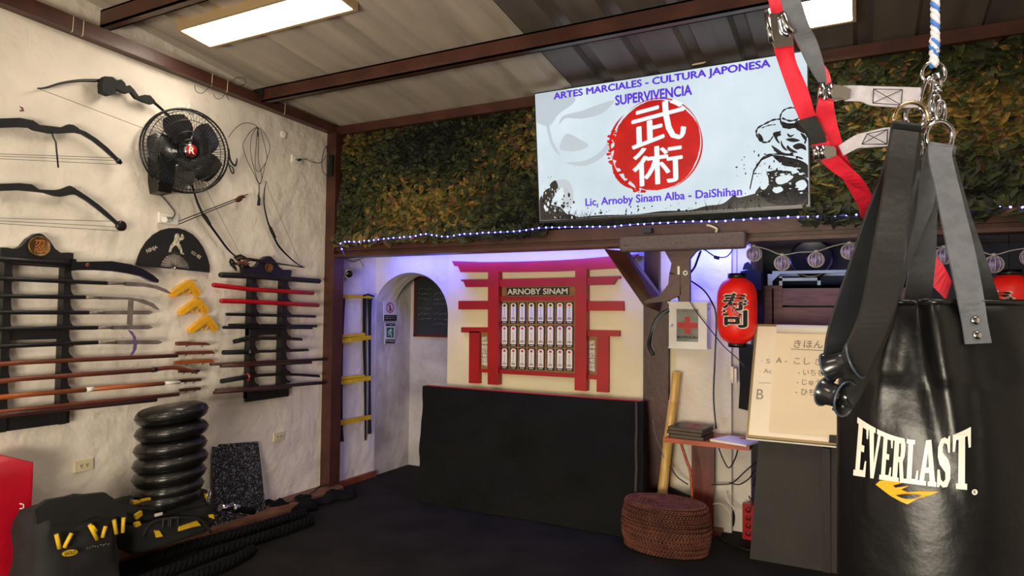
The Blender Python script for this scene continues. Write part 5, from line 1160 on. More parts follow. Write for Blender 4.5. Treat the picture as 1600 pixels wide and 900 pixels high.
T('wooden_shelf', 'dusty brown plank shelf unit behind the whiteboard', 'shelf', bds)
mt = mat('blue_grey_metal', (112, 128, 140), .4, .3, var=.1)
fx0, fz1 = WB(1200, 424, yS-.05).x, WB(1200, 424, yS-.05).z; fz0 = t1
fr = MB(); fr.box((fx0, .68, fz1-.02), (fx0+1.0, .72, fz1)); fr.box((fx0, .68, fz0), (fx0+.03, .72, fz1)); fr.prism([V((fx0+.03, .68, fz1-.02)), V((fx0+.08, .68, fz1-.02)), V((fx0+.03, .68, fz1-.07))], (0, .03, 0))
fr.box((fx0, 1.0, fz1-.02), (fx0+1.0, 1.04, fz1)); fr.box((fx0, .68, fz1-.02), (fx0+.03, 1.04, fz1)); fr2 = MB(); fr2.box((fx0+.07, .72, fz0+.03), (fx0+.33, .75, fz0+.05)); fr2.box((fx0+.07, .72, fz0), (fx0+.09, .75, fz0+.06)); fr2.box((fx0+.31, .72, fz0), (fx0+.33, .75, fz0+.05))
T('metal_frame', 'blue grey angle metal frame standing on the plank shelf', 'frame', [('frame', fr, mt), ('inner_bracket', fr2, mt)])
c_ = WB(1268, 405, .8); m = MB().lathe([(.001, 0), (.10, 0), (.14, .02), (.135, .035), (.12, .03), (.001, .02)], c_, (0, -1, .15), 30); c2_ = MB().lathe([(.001, .03), (.04, .03), (.035, .045), (.001, .045)], c_, (0, -1, .15), 20)
T('black_drum', 'round black disc shaped case behind the globe lights', 'case', [('body', m, MT['satin']), ('hub', c2_, MT['darkwood'], [], 'brown centre')])
m = MB(); q = lambda x, y: WB(x, y, .55)
m.prism([q(x, y) for x, y in ((1157, 424), (1176, 420), (1189, 425), (1190, 452), (1178, 456), (1158, 446))], (0, .12, 0)); m.prism([q(x, y) for x, y in ((1160, 421), (1163, 412), (1168, 409), (1172, 413), (1174, 421))], (0, .04, 0))
T('hanging_gear', 'black gear hanging beside the red lantern', 'training gear', [(None, m, MT['fabric'])])
m = MB(); q = lambda x, y: WB(x, y, .58)
m.prism([q(x, y) for x, y in ((1182, 440), (1192, 450), (1192, 506), (1184, 512), (1179, 500), (1180, 460))], (0, .06, 0)); m.prism([q(x, y) for x, y in ((1154, 536), (1181, 540), (1180, 640), (1170, 642), (1154, 638), (1156, 600))], (0, .06, 0))
T('black_harness', 'black harness hanging between red lantern and whiteboard', 'harness', [('straps', m, MT['fabric']), ('buckle', MB().box(WB(1142, 598, .55), WB(1146, 573, .53)).box(WB(1148, 598, .55), WB(1151, 576, .53)), MT['steel'])])
# ------------------------------------------------------------ whiteboard easel
yW = .16
def wbp(u, v, o=0.):        # board plane leaning back; pixel-derived corners made square
    return f_w(u, v)+nW*o
bl_ = WB(1168, 681, .10); tl_p = WB(1183, 508, .22)
wdt = .72; hgt = (tl_p-bl_).length; upv = V((0, tl_p.y-bl_.y, tl_p.z-bl_.z)).normalized(); sx_ = (tl_p.x-bl_.x)
f_w = quad(bl_+V((sx_, 0, 0))+upv*tl_p.z*0+V((0, tl_p.y-bl_.y, tl_p.z-bl_.z)), bl_+V((sx_+wdt, tl_p.y-bl_.y, tl_p.z-bl_.z)), bl_+V((wdt, 0, 0)), bl_)
nW = V((0, -upv.z, upv.y)).normalized()
bd_ = MB().prism([wbp(0, 0), wbp(1, 0), wbp(1, 1), wbp(0, 1)], -nW*.02)
fm = MB(); e_ = .012
for u0, u1, v0, v1 in ((-.012, .006, 0, 1), (.994, 1.01, 0, 1), (-.012, 1.01, -.02, .01), (-.012, 1.01, .99, 1.01)): fm.prism([wbp(u0, v0, .004), wbp(u1, v0, .004), wbp(u1, v1, .004), wbp(u0, v1, .004)], -nW*.028)
tray = MB(); tray.prism([wbp(.0, -.02, .0), wbp(1, -.02, .0), wbp(1, -.02, .05), wbp(0, -.02, .05)], (0, 0, -.008))
wt = [MB(), MB(), MB(), MB()]; putw = lambda mb, s, u0, u1, v0, v1, o=.002, bold=0.: put_text(mb, s, lambda u, v: wbp(u0+(u1-u0)*u, v0+(v1-v0)*v, o), bold)
putw(wt[0], '· S', .06, .13, .655, .695); putw(wt[1], '· Ac', .055, .15, .565, .605); putw(wt[2], 'B', .045, .10, .33, .42); wt[3].add([wbp(.05, .475, .002), wbp(.15, .475, .002), wbp(.15, .479, .002), wbp(.05, .479, .002)], [[0, 1, 2, 3]])
mk9 = mat('faint_marker', (150, 135, 125), .7)
T('whiteboard', 'white board with faint handwriting leaning on the black panel', 'whiteboard', [('panel', bd_, mat('cream_whiteboard', (238, 222, 198), .35, var=.02)), ('frame', fm, mat('olive_brass_frame', (120, 100, 60), .4, .4)), ('tray', tray, MT['white'])]+[('handwriting', w9, mk9) for w9 in wt])
pd_ = MB(); rings = []
for k in range(7):
    t = k/6; rings.append([wbp(.165, .985-.93*t, .012+.004*math.sin(5*t)), wbp(1.0, .985-.93*t, .012+.006*math.sin(4*t)), wbp(1.0, .985-.93*t, .003), wbp(.165, .985-.93*t, .003)])
pd_.loft(rings, True, False); cl_ = MB().tube([wbp(.165, .965, .02), wbp(1.0, .965, .02)], .026, 12, flat=.7)
hw = MB(); pw_ = lambda s, u0, u1, v0, v1: putw(hw, s, u0, u1, v0, v1, .019, -.005)
pw_('きほん はっぽう', .31, .86, .80, .875); hw.add([wbp(.29, .785, .019), wbp(.8, .775, .019), wbp(.8, .780, .019), wbp(.29, .79, .019)], [[0, 1, 2, 3]])
pw_('A -  こし きほん', .18, .68, .655, .715); pw_('- いちもんじ', .36, .66, .56, .615); pw_('- じゅうもんじ', .355, .69, .475, .53); pw_('- ひちょう の', .35, .70, .39, .445)
T('paper_pad', 'large paper pad with black Japanese handwriting hung over the whiteboard', 'paper pad', [('sheet', pd_, mat('cream_paper', (240, 220, 190), .75, var=.02)), ('rolled_top', cl_, MT['paper']), ('handwriting', hw, mat('black_marker', (120, 108, 100), .7))])
m = MB().prism([wbp(.625, .005, .03), wbp(.86, .005, .03), wbp(.86, .07, .03), wbp(.625, .07, .03)], -nW*.024); T('board_eraser', 'dark grey eraser resting on the whiteboard tray', 'eraser', [(None, m, mat('dark_grey_felt', (58, 54, 48), .9, bump=.4, bs=200))])
# black panel cabinet beneath
xP0 = WB(1186, 760, .2).x
m = MB(); zP = WB(1200, 682, .2).z-.01
m.loft([[V((xP0-.05, .16, 0)), V((xP0+1.2, .16, 0)), V((xP0+1.2, .5, 0)), V((xP0-.05, .5, 0))], [V((xP0-.0, .2, zP)), V((xP0+1.2, .2, zP)), V((xP0+1.2, .5, zP)), V((xP0, .5, zP))]])
s_ = MB().box((xP0+.36, .15, 0), (xP0+.40, .2, zP-.02))
T('rubber_block', 'tall dark rubbery upright block standing under the whiteboard', 'block', [('panel', m, mat('dark_brown_black_rubber', (34, 30, 27), .65, vs=5, col2=(48, 43, 39), mask=(.3, .7), bump=.4, bs=30, stretch=(1, 1, .4))), ('side_strip', s_, mat('dark_strip', (36, 26, 20), .6))])
# ------------------------------------------------------------ shelf table, books, folder, bamboo
tm = mat('table_red_wood', (164, 74, 38), .35, var=.2, vs=6, stretch=(1, 6, 6)); legm = mat('table_leg_red', (104, 42, 32), .4, var=.2, vs=6, stretch=(4, 4, 1))
a = WB(1038, 686, .22); bq = WB(1171, 700, .22); zt_ = .5*(a.z+bq.z)+.01
top = MB(); top.box((a.x, .22, zt_-.03), (bq.x, .58, zt_)); lw0, lw1 = WB(1079, 740, .5).x, WB(1115, 740, .5).x
leg = MB(); leg.box((lw0, .53, 0), (lw0+.03, .58, zt_-.03)); leg.box((lw1-.09, .50, 0), (lw1, .53, zt_-.03)); leg.box((lw0+.03, .535, 0), (lw1-.09, .55, zt_-.03)); br_ = MB()
br_.tube([V((lw0+.055, .3, .1)), V((lw0+.055, .3, .3)), V((lw0+.045, .3, .45)), V((lw0+.02, .3, .52)), V((lw0-.02, .3, zt_-.035))], .01, 8, sub=4)
foot = MB().box((lw0-.06, .485, 0), (lw1+.05, .59, .03))
T('side_table', 'small reddish brown side table beside the column', 'table', [('tabletop', top, tm), ('leg', leg, legm), ('brace', br_, tm), ('foot', foot, legm)])
bkm = mat('black_book_cover', (22, 20, 22), .4); pgm = mat('book_pages_grey', (96, 84, 72), .8)
zb = zt_; rot_ = -.12
for i in range(3):
    c_ = V((WB(1080, 672, .36).x+(.004, -.004, 0)[i], .36, zb)); hx, hy, hz = .118, .115, .024
    def rb3(lo, hi, c_=c_, r_=rot_+(.02, -.03, 0)[i]):
        R3 = Matrix.Rotation(r_, 3, 'Z'); q = [V((x, y, z)) for z in (lo[2], hi[2]) for x, y in ((lo[0], lo[1]), (hi[0], lo[1]), (hi[0], hi[1]), (lo[0], hi[1]))]
        q = [c_+R3@p for p in q]; return q[:4], q[4:]
    cv_ = MB(); cv_.hexa(*rb3((-hx, -hy, 0), (hx, hy, .003))); cv_.hexa(*rb3((-hx, -hy, hz-.003), (hx, hy, hz))); cv_.hexa(*rb3((-hx, -hy, .003), (-hx+.004, hy, hz-.003)))
    pgs = MB().hexa(*rb3((-hx+.004, -hy+.005, .003), (hx-.005, hy-.005, hz-.003)))
    parts = [('cover', cv_, bkm), ('pages', pgs, pgm)]
    if i == 2:
        em = MB(); R3 = Matrix.Rotation(rot_, 3, 'Z')
        for (ex, ey, r1, r2) in ((.02, .05, .05, .035), (.02, -.04, .055, .03)):
            em.flat([c_+R3@V((ex+r1*math.cos(2*PI*k/20), ey+r2*math.sin(2*PI*k/20), hz+.001)) for k in range(20)])
        ew = MB(); put_text(ew, '忍', lambda u, v: c_+R3@V((.0+.04*u, .032+.036*v, hz+.0018)), .02); put_text(ew, '武', lambda u, v: c_+R3@V((.0+.04*u, -.058+.036*v, hz+.0018)), .02)
        parts.append(('emblem', em, mat('book_red', (190, 50, 34), .5), [('lettering', ew, bkm)]))
    T('book', ['black covered book at the bottom of the stack on the side table', 'black covered book in the middle of the stack on the side table', 'black book with red emblems on top of the side table stack'][i], 'book', parts, 'books on the side table')
    zb += hz
c_ = V((WB(1150, 688, .34).x, .33, zt_)); R3 = Matrix.Rotation(-.25, 3, 'Z')
m = MB().prism([c_+R3@V(p) for p in ((-.13, -.1, .012), (.12, -.12, .012), (.13, .1, .014), (-.1, .11, .014))], (0, 0, -.012))
em = MB().flat([c_+R3@V((.035+.04*math.cos(2*PI*k/20), .07+.024*math.sin(2*PI*k/20), .0155)) for k in range(20)])
T('folder', 'white folder with a red round emblem on the side table', 'folder', [('cover', m, MT['paper']), ('emblem', em, MT['redink'])])
bp = [WB(1057, 582, .52), WB(1052, 627, .5), WB(1043, 682, .46), WB(1036, 768, .42)]
bp = [WB(1058, 581, .53), WB(1052, 627, .51), WB(1044.5, 682, .49), WB(1035, 770, .46)]
zc_ = bp[-1]; dir_ = (bp[-1]-bp[0]).normalized(); bp.append(bp[-1]+dir_*(bp[-1].z/abs(dir_.z)))
m = MB(); pth = []; rs = []; N_ = len(bp)
for i in range(N_-1):
    for t, r in ((.02, .031), (.04, .0335), (.06, .031), (.5, .0295), (.95, .031)):
        pth.append(bp[i].lerp(bp[i+1], t)); rs.append(r*(1+.07*i))
m.tube([bp[0]]+pth, [.030]+rs, 16); rg = MB()
for p, d_ in ((bp[1], 0), (bp[2], 0)): rg.lathe([(.03, -.003), (.0375, 0), (.03, .003)], p-dir_*0+(bp[2]-bp[1]).normalized()*.008, dir_, 20, caps=False)
T('bamboo_pole', 'thick yellow bamboo pole leaning beside the brown column', 'bamboo pole', [('culm', m, mat('bamboo', (206, 160, 84), .4, vs=5, col2=(224, 186, 110), stretch=(6, 6, .8))), ('node_ring', rg, mat('bamboo_node', (120, 84, 40), .6))])
# ------------------------------------------------------------ crochet pouf
bot = WZ(1041, 866, 0); top_c = WZ(1041, 800, .0); R_ = .0
cpf = WZ(1038, 876, 0); dd = (cpf-CAM).dot(FW); R_ = 74/1040.9*dd*.98
cpf = V((WB(1040, 820, cpf.y+.2).x, cpf.y+.2, 0)); H_ = .30
rows_ = 11; body = MB(); knit = MB()
def prr(t): return R_*(.89+.10*math.sin(PI*min(1, max(0, t)))**.6)
prof = [(.001, .005), (R_*.88, .005)]+[(prr(i/12)*.945, .01+(H_-.02)*i/12) for i in range(13)]+[(R_*.86, H_-.004), (R_*.5, H_-.006), (.001, H_-.012)]
body.lathe(prof, cpf, (0, 0, 1), 40)
for k in range(rows_):
    t = (k+.5)/rows_; z = .006+(H_-.012)*t; r0 = prr(t); open_ = 6 <= k <= 9
    for ph in (0, 1):
        pts = [cpf+V(((r0+.006*math.cos(38*a+ph*PI))*math.cos(a), (r0+.006*math.cos(38*a+ph*PI))*math.sin(a), z+(.0105)*math.sin(38*a+ph*PI+k*1.3))) for a in [2*PI*j/264 for j in range(264)]]
        knit.tube(pts, .0036 if open_ else .0056, 4, closed=True)
for k in range(10):
    r0 = R_*.9*(1-(k+.3)/10.5)
    nj = max(24, int(260*r0/R_)); fr_ = max(5, int(42*r0/R_))
    for ph in (0, 1):
        pts = [cpf+V(((r0+.0085*math.sin(fr_*a+ph*PI))*math.cos(a), (r0+.0085*math.sin(fr_*a+ph*PI))*math.sin(a), H_+.001-.012*(1-r0/R_)+(.010 if r0 < R_*.82 else -.002)*0+.003*math.cos(fr_*a+ph*PI))) for a in [2*PI*j/nj for j in range(nj)]]
        knit.tube(pts, .0055, 4, closed=True)
for q9 in (body, knit):
    for p9 in q9.v: p9.y = cpf.y+(p9.y-cpf.y)*.66
T('crochet_pouf', 'round brown crochet rope pouf on the black floor', 'pouf', [('core', body, mat('pouf_core', (44, 24, 18), .9, var=.2)), ('crochet_cover', knit, mat('brown_cord', (112, 62, 44), .85, vs=14, col2=(84, 44, 32), mask=(.35, .65)))])
# ------------------------------------------------------------ small things behind the table on the floor
c_ = WZ(1131, 828, 0); m = rounded_box(c_+V((0, .06, .085)), X_, Y_, Z_, .075, .07, .075, .5, 2, .002); ft = MB().box(c_+V((-.1, 0, 0)), c_+V((.05, .1, .015)))
lt = MB(); put_text(lt, 'CHAUVET', quad(*[c_+V(p) for p in ((-.045, -.0145, .105), (.04, -.0145, .105), (.04, -.0145, .08), (-.045, -.0145, .08))]), .03); scribble(lt, quad(*[c_+V(p) for p in ((-.045, -.0145, .07), (.02, -.0145, .07), (.02, -.0145, .063), (-.045, -.0145, .063))]), 7, .5)
T('stage_light', 'small black stage light with white lettering on the floor behind the pouf', 'stage light', [('housing', m, MT['satin']), ('lettering', lt, MT['paper']), ('foot', ft, MT['darkwood'])])
c_ = WZ(1160, 842, 0); m = MB(); m.box(c_, c_+V((.075, .05, .235))); s_ = MB()
for k in range(4): s_.lathe([(.001, 0), (.018, 0), (.018, .002), (.001, .002)], c_+V((.0375, -.0, .04+.052*k)), (0, -1, 0), 16)
T('power_strip', 'red upright power strip beside the black panel', 'power strip', [('housing', m, MT['red']), ('sockets', s_, mat('dark_red', (120, 14, 18), .5))])
m = MB(); c_ = V((WB(1062, 752, .53).x, .57, 0)); m.hexa([c_+V(p) for p in ((-.1, -.03, 0), (.06, -.03, 0), (.06, .02, 0), (-.1, .02, 0))], [c_+V(p) for p in ((-.1, -.02, .27), (.06, -.02, .22), (.06, .02, .22), (-.1, .02, .27))])
T('black_case', 'black case standing behind the pouf beside the table leg', 'case', [(None, m, MT['matte'])])
cable('black cable drooping in a loop below the side table', [(1123, 700, .3), (1130, 718, .3), (1139, 731, .3), (1148, 718, .3), (1153, 702, .3)], CW, .0045)
cable('black cable along the wall from table leg to black panel', [(1112, 757, .5), (1130, 757, .5), (1145, 754, .5), (1165, 736, .45), (1186, 718, .4)], CW, .004)
cable('second black cable sagging behind the table', [(1140, 754, .52), (1155, 757, .5), (1170, 748, .45), (1180, 735, .4), (1178, 760, .4)], CW, .004)
cable('white cable rising behind the stage light', [(1134, 768, .55), (1136, 780, .5), (1145, 792, .5), (1157, 801, .5)], CW, .004, m='paper')
cable('beige cable beside the stage light', [(1114, 788, .45), (1124, 787, .45), (1134, 795, .45), (1142, 806, .45)], CW, .005, m='cream')
cable('black cable on the floor in front of the stage light', [(1122, 838, .01), (1135, 848, .01), (1155, 856, .01), (1172, 860, .01)], WZ, .005)
cable('brown cable over the red power strip', [(1170, 775, .42), (1174, 783, .42), (1173, 795, .42)], CW, .006, m='brownwood')
cable('black cable between table leg and bamboo pole', [(1047, 728, .45), (1058, 745, .45), (1075, 757, .45)], CW, .005)
cable('pale thin wire beside the padded mat', [(1020, 655, .2), (1024, 680, .2), (1032, 700, .2), (1037, 715, .2)], CW, .003, m='greyweb')

# ------------------------------------------------------------ punching bag hanging in front
AX = DP(1462, 480, 1.31); RB = .178; ZB = DP(1462, 474, 1.31).z
C0 = V((AX.x, AX.y, 0)); tc0 = CAM-AX; TH = math.atan2(tc0.y, tc0.x)
SD = V((-math.sin(TH), math.cos(TH), 0))       # to the right as seen from the camera
def bagr(th, z):
    t = max(0, (ZB-z)/.22); d = th-TH; d = (d+PI) % (2*PI)-PI
    r = RB*(.80+.20*min(1, t)**.55)
    amp = max(0, 1-(ZB-z)/.42)
    def crease(d0, sl, w_, a_): return a_*math.exp(-((d-d0-sl*(ZB-z))/w_)**2)
    r += amp*(crease(-.42, -.6, .10, .014)-crease(-.22, 1.1, .09, .020)+crease(-.02, .5, .10, .012)-crease(.22, .3, .1, .010)+crease(-.75, .3, .12, .008)+.004*math.sin(9*d+14*z))
    if ZB-z < .14: r += .008*math.sin(7*d+1)
    return r
NT, NZ = 160, 90; zs = [ZB-(ZB-.42)*i/NZ for i in range(NZ+1)]; rings = []
for z in zs: rings.append([C0+V((bagr(2*PI*k/NT, z)*math.cos(2*PI*k/NT), bagr(2*PI*k/NT, z)*math.sin(2*PI*k/NT), z)) for k in range(NT)])
bm = MB(); bm.loft(rings[::-1], False, True); bm.flat([p for p in rings[-1]]); 
lid = MB(); lid.flat([p*1 - V((0, 0, .012)) for p in rings[0]])
rimm = MB(); rimm.tube([rings[0][k] for k in range(0, NT, 2)], .006, 6, closed=True)
def hit(px, py, off=.0015):
    """camera ray with the bag surface"""
    r = ray(px, py); o = CAM-C0; rr_ = RB+off
    for _ in range(6):
        a = r.x*r.x+r.y*r.y; b_ = o.x*r.x+o.y*r.y; c = o.x*o.x+o.y*o.y-rr_*rr_; disc = b_*b_-a*c
        t = (-b_-math.sqrt(max(0, disc)))/a; p = CAM+r*t; rr_ = bagr(math.atan2(p.y-C0.y, p.x-C0.x), p.z)+off
    return p
# slab serif letters, unit cell polygons
S = .13; W1 = .24
LET = {
 'E': [[(0, 0), (1, 0), (1, .3), (.88, .3), (.8, .12), (.5, .12), (.5, .45), (.75, .45), (.75, .57), (.5, .57), (.5, .88), (.8, .88), (.88, .72), (1, .72), (1, 1), (0, 1), (0, .9), (.14, .9), (.14, .1), (0, .1)]],
 'V': [[(0, 1), (0, .9), (.1, .9), (.4, 0), (.62, 0), (.9, .9), (1, .9), (1, 1), (.62, 1), (.62, .9), (.72, .9), (.56, .3), (.42, .9), (.52, .9), (.52, 1)]],
 'R': [[(0, 0), (.58, 0), (.58, .1), (.46, .1), (.46, .45), (.54, .45), (.68, 0), (1, 0), (1, .1), (.92, .1), (.8, .48), (.92, .6), (.94, .85), (.82, 1), (0, 1), (0, .9), (.12, .9), (.12, .1), (0, .1)], ],
 'L': [[(0, 0), (1, 0), (1, .32), (.88, .32), (.8, .12), (.52, .12), (.52, .9), (.66, .9), (.66, 1), (0, 1), (0, .9), (.15, .9), (.15, .1), (0, .1)]],
 'A': [[(0, 0), (.44, 0), (.44, .1), (.33, .1), (.37, .28), (.6, .28), (.63, .1), (.54, .1), (.54, 0), (1, 0), (1, .1), (.93, .1), (.65, 1), (.36, 1), (.08, .1), (0, .1)]],
 'S': [[(.05, 0), (.2, 0), (.25, .06), (.45, 0), (.75, .02), (.95, .18), (.95, .4), (.8, .55), (.4, .7), (.38, .82), (.5, .89), (.68, .85), (.78, .68), (.9, .68), (.9, 1), (.78, 1), (.74, .95), (.5, 1), (.25, .98), (.05, .82), (.05, .62), (.2, .46), (.6, .3), (.62, .17), (.48, .11), (.3, .16), (.2, .36), (.05, .36)]],
 'T': [[(.2, 0), (.8, 0), (.8, .1), (.68, .1), (.68, .88), (.82, .88), (.88, .68), (1, .68), (1, 1), (0, 1), (0, .68), (.12, .68), (.18, .88), (.32, .88), (.32, .1), (.2, .1)]]}
CNT = {'R': [(.46, .57), (.6, .57), (.63, .7), (.6, .87), (.46, .87)], 'A': [(.41, .40), (.57, .40), (.49, .76)]}
segs = [('E', 1340, 1358), ('V', 1357, 1379), ('E', 1379, 1396), ('R', 1396, 1417), ('L', 1417, 1437), ('A', 1437, 1465), ('S', 1465, 1487), ('T', 1489, 1517)]
def topY(x):  # arched top
    t = (x-1345)/(1515-1345); return 655+13*t+26*(1-(2*t-1)**2)**1.0*1.0-(0)
def botY(x):
    t = (x-1336)/(1517-1336); return 742+24*t+2*math.sin(PI*t)
evb = MB(); holes = MB()
def lmap(x0, x1):
    def f(u, v, o=.0018):
        xx = x0+(x1-x0)*u; sl = -7*(1-v)*(1-(xx-1340)/180)*1.0
        yt_, yb_ = topY(xx), botY(xx); return hit(xx+sl, yb_+(yt_-yb_)*v, o)
    return f
def dens(poly, n=4):
    out = []
    for i, p in enumerate(poly):
        q = poly[(i+1) % len(poly)]; k = max(1, int(math.hypot(q[0]-p[0], q[1]-p[1])*n))
        for j in range(k): out.append((p[0]+(q[0]-p[0])*j/k, p[1]+(q[1]-p[1])*j/k))
    return out
import mathutils
def fillpoly(mb, outer, inner, f):
    loops = [[V((u, v, 0)) for u, v in outer]]+([[V((u, v, 0)) for u, v in inner]] if inner else [])
    tris = mathutils.geometry.tessellate_polygon(loops); pts = [p for L_ in loops for p in L_]
    mb.add([f(p.x, p.y) for p in pts], [list(t) for t in tris])
for ch, x0, x1 in segs:
    f = lmap(x0, x1)
    for poly in LET[ch]: fillpoly(evb, dens(poly, 6), CNT.get(ch), f)
crown = MB(); cpx = [(1368, 757), (1375, 751), (1388, 750), (1402, 751), (1412, 754), (1395, 758.5), (1399, 762), (1420, 759), (1408, 765), (1418, 769), (1440, 767), (1468, 768), (1452, 774), (1434, 779), (1418, 788), (1408, 784), (1390, 774)]
fillpoly(crown, [(x, -y) for x, y in cpx], None, lambda u, v: hit(u, -v, .0018))
reg = MB(); reg.flat([hit(1523+4.5*math.cos(2*PI*k/16), 769+4.5*math.sin(2*PI*k/16)) for k in range(16)])
regr = MB(); put_text(regr, 'R', lambda u, v: hit(1521.2+3.6*u, 771.5-5*v, .0026), .02)
T('punching_bag', 'large black vinyl punching bag hanging in front at the right', 'punching bag', [('shell', bm, mat('bag_vinyl', (8, 8, 10), .36, var=.2, vs=5, bump=.25, bs=9, bdist=.02, spec=.42)), ('fill_top', lid, MT['fabric']), ('rim', rimm, MT['satin']),
   ('lettering', evb, MT['white'], [], 'white slab lettering'), ('crown_mark', crown, MT['yellow'], [], 'yellow crown shaped mark'), ('registered_mark', reg, MT['white'], [('mark_letter', regr, MT['ink'])])])
# grey straps of the bag
def LRp(rows, thick=.003, sub=5): return MB().ribbon([(DP(a, b_, d), DP(c, d_, d2)) for a, b_, d, c, d_, d2 in rows], thick, sub)
gw_ = MT['greyweb']
def onbag(x, y, o=.004): return hit(x, y, o)
sfr = MB().ribbon([(DP(1451, 222, 1.30), DP(1489, 228, 1.30)), (DP(1450, 245, 1.285), DP(1487, 245, 1.285)), (DP(1462, 300, 1.265), DP(1500, 300, 1.265)), (DP(1480, 390, 1.225), DP(1522, 390, 1.225)), (DP(1495, 462, 1.175), DP(1536, 462, 1.175)), (onbag(1502, 500), onbag(1542, 500)), (onbag(1508, 538), onbag(1549, 536))], .004)
sfl = LRp([(1449, 228, 1.31, 1462, 230, 1.315), (1438, 270, 1.30, 1462, 275, 1.31), (1428, 330, 1.30, 1458, 320, 1.31), (1420, 370, 1.30, 1440, 365, 1.31), (1407, 440, 1.3, 1416, 430, 1.31), (1398, 480, 1.29, 1404, 478, 1.3)])
sbk = LRp([(1456, 228, 1.33, 1470, 232, 1.33), (1444, 330, 1.37, 1464, 335, 1.37), (1425, 400, 1.42, 1462, 400, 1.42), (1412, 468, 1.46, 1455, 468, 1.46)])
sbr = LRp([(1466, 228, 1.33, 1488, 230, 1.33), (1490, 330, 1.38, 1515, 330, 1.38), (1512, 420, 1.44, 1546, 420, 1.44), (1528, 478, 1.49, 1565, 478, 1.49)])
fold = MB().tube([DP(1450, 230, 1.30), DP(1490, 237, 1.30)], .012, 10, flat=.6)
rv = MB()
for x, y in ((1524, 501), (1527, 524)): p = hit(x, y, .005); rv.lathe([(.001, .0035), (.006, .003), (.0085, 0)], p, (p-C0-V((0, 0, p.z))).normalized(), 16)
T('bag_straps', 'grey webbing straps carrying the punching bag, with two rivets', 'straps', [('front_strap', sfr, gw_, [('rivet', rv, MT['chrome'], 'silver rivets')]), ('left_strap', sfl, gw_), ('rear_strap', sbk, gw_), ('right_rear_strap', sbr, gw_), ('folded_loop', fold, gw_)])
# hardware: rope, rings, swivel, carabiners
def ringw(c, r, t, nrm_, sq=1., arc=(0, 1), m=None, up=None):
    m = m or MB(); ax_ = V(nrm_).normalized(); e = (V(up) if up else UP); e = (e-ax_*e.dot(ax_)).normalized(); g = ax_.cross(e); n = 28
    pts = [V(c)+e*(r*sq*math.cos(2*PI*(arc[0]+(arc[1]-arc[0])*k/n)))+g*(r*math.sin(2*PI*(arc[0]+(arc[1]-arc[0])*k/n))) for k in range(n+(0 if arc == (0, 1) else 1))]
    return m.tube(pts, t, 8, closed=arc == (0, 1))
nv = -FW
rope_pts = [DP(1460, -40, 1.33), DP(1461, 0, 1.33), DP(1459, 60, 1.33), DP(1460, 104, 1.33)]
rt_ = rope_pts[0]; rope_pts[0] = V((rope_pts[1].x, rope_pts[1].y, roofz(rope_pts[1].y)-.02))
tw1 = twist(rope_pts, .0085, 28, 3)
n3 = len(tw1.f); per = n3//3; tw1.mi = [1 if (i // per) == 0 else 0 for i in range(n3)]
T('hanging_rope', 'white and blue twisted rope holding the ring of the punching bag', 'rope', [(None, tw1, [mat('white_rope', (214, 216, 226), .6), mat('blue_rope', (60, 118, 206), .6)])])
T('steel_ring', 'round steel ring at the end of the blue and white rope', 'ring', [(None, ringw(DP(1459, 115, 1.33), .0235, .0036, nv), MT['chrome'])])
m = MB(); c_ = DP(1463, 124, 1.33); m.tube([c_+UP*.012, c_-UP*.004, c_-UP*.014, c_-UP*.02], [.006, .012, .012, .007], 14, sub=3); m.tube([c_-UP*.022, c_-UP*.028], [.012, .010], 14); ringw(c_-UP*.052, .013, .0038, nv+RT*.4, 1.7, m=m)
T('swivel', 'steel swivel hook hanging from the round ring', 'swivel', [(None, m, MT['chrome'])])
def carab(label, c, r, sq, n_, up, t=.0036): T('carabiner', label, 'carabiner', [(None, ringw(c, r, t, n_, sq, up=up), MT['chrome'])])
carab('long steel snap hook slanting from the ring to the black slings', DP(1447, 147, 1.31), .010, 3.6, nv+RT*.3, UP*1+RT*.35, .0034)
carab('oval steel link below the swivel', DP(1470, 175, 1.32), .011, 2.1, nv+RT*.2, UP, .0034)
carab('small steel link between the two strap rings', DP(1456, 170, 1.34), .009, 2.6, nv+RT*.7, UP, .003)
carab('bent steel loop hanging beside the black sling', DP(1436, 235, 1.33), .008, 2.6, nv+RT*.3, UP+RT*.1, .003)
def dring(label, c, r):
    m = MB(); ringw(c, r, .004, nv, 1., (-.25, .25), m); m.tube([c-RT*r, c+RT*r], .004, 8); T('d_ring', label, 'ring', [(None, m, MT['chrome'])])
T('d_ring', 'brass tinted steel ring through the black sling loop', 'ring', [(None, ringw(DP(1424, 187, 1.29), .0335, .0038, nv, 1.0, (-.27, .27)), mat('brassy_steel', (214, 190, 150), .2, 1.))])
T('d_ring', 'inner steel ring through the black sling loop', 'ring', [(None, ringw(DP(1430, 183, 1.32), .024, .004, nv+RT*.3, .9), MT['chrome'])])
T('d_ring', 'front steel ring holding the grey webbing straps', 'ring', [(None, ringw(DP(1468, 215, 1.31), .0315, .0042, nv+RT*.25, 1.), MT['chrome'])])
T('d_ring', 'rear steel ring holding the grey webbing straps', 'ring', [(None, ringw(DP(1462, 212, 1.335), .032, .0040, nv-RT*.25, 1.), MT['chrome'])])
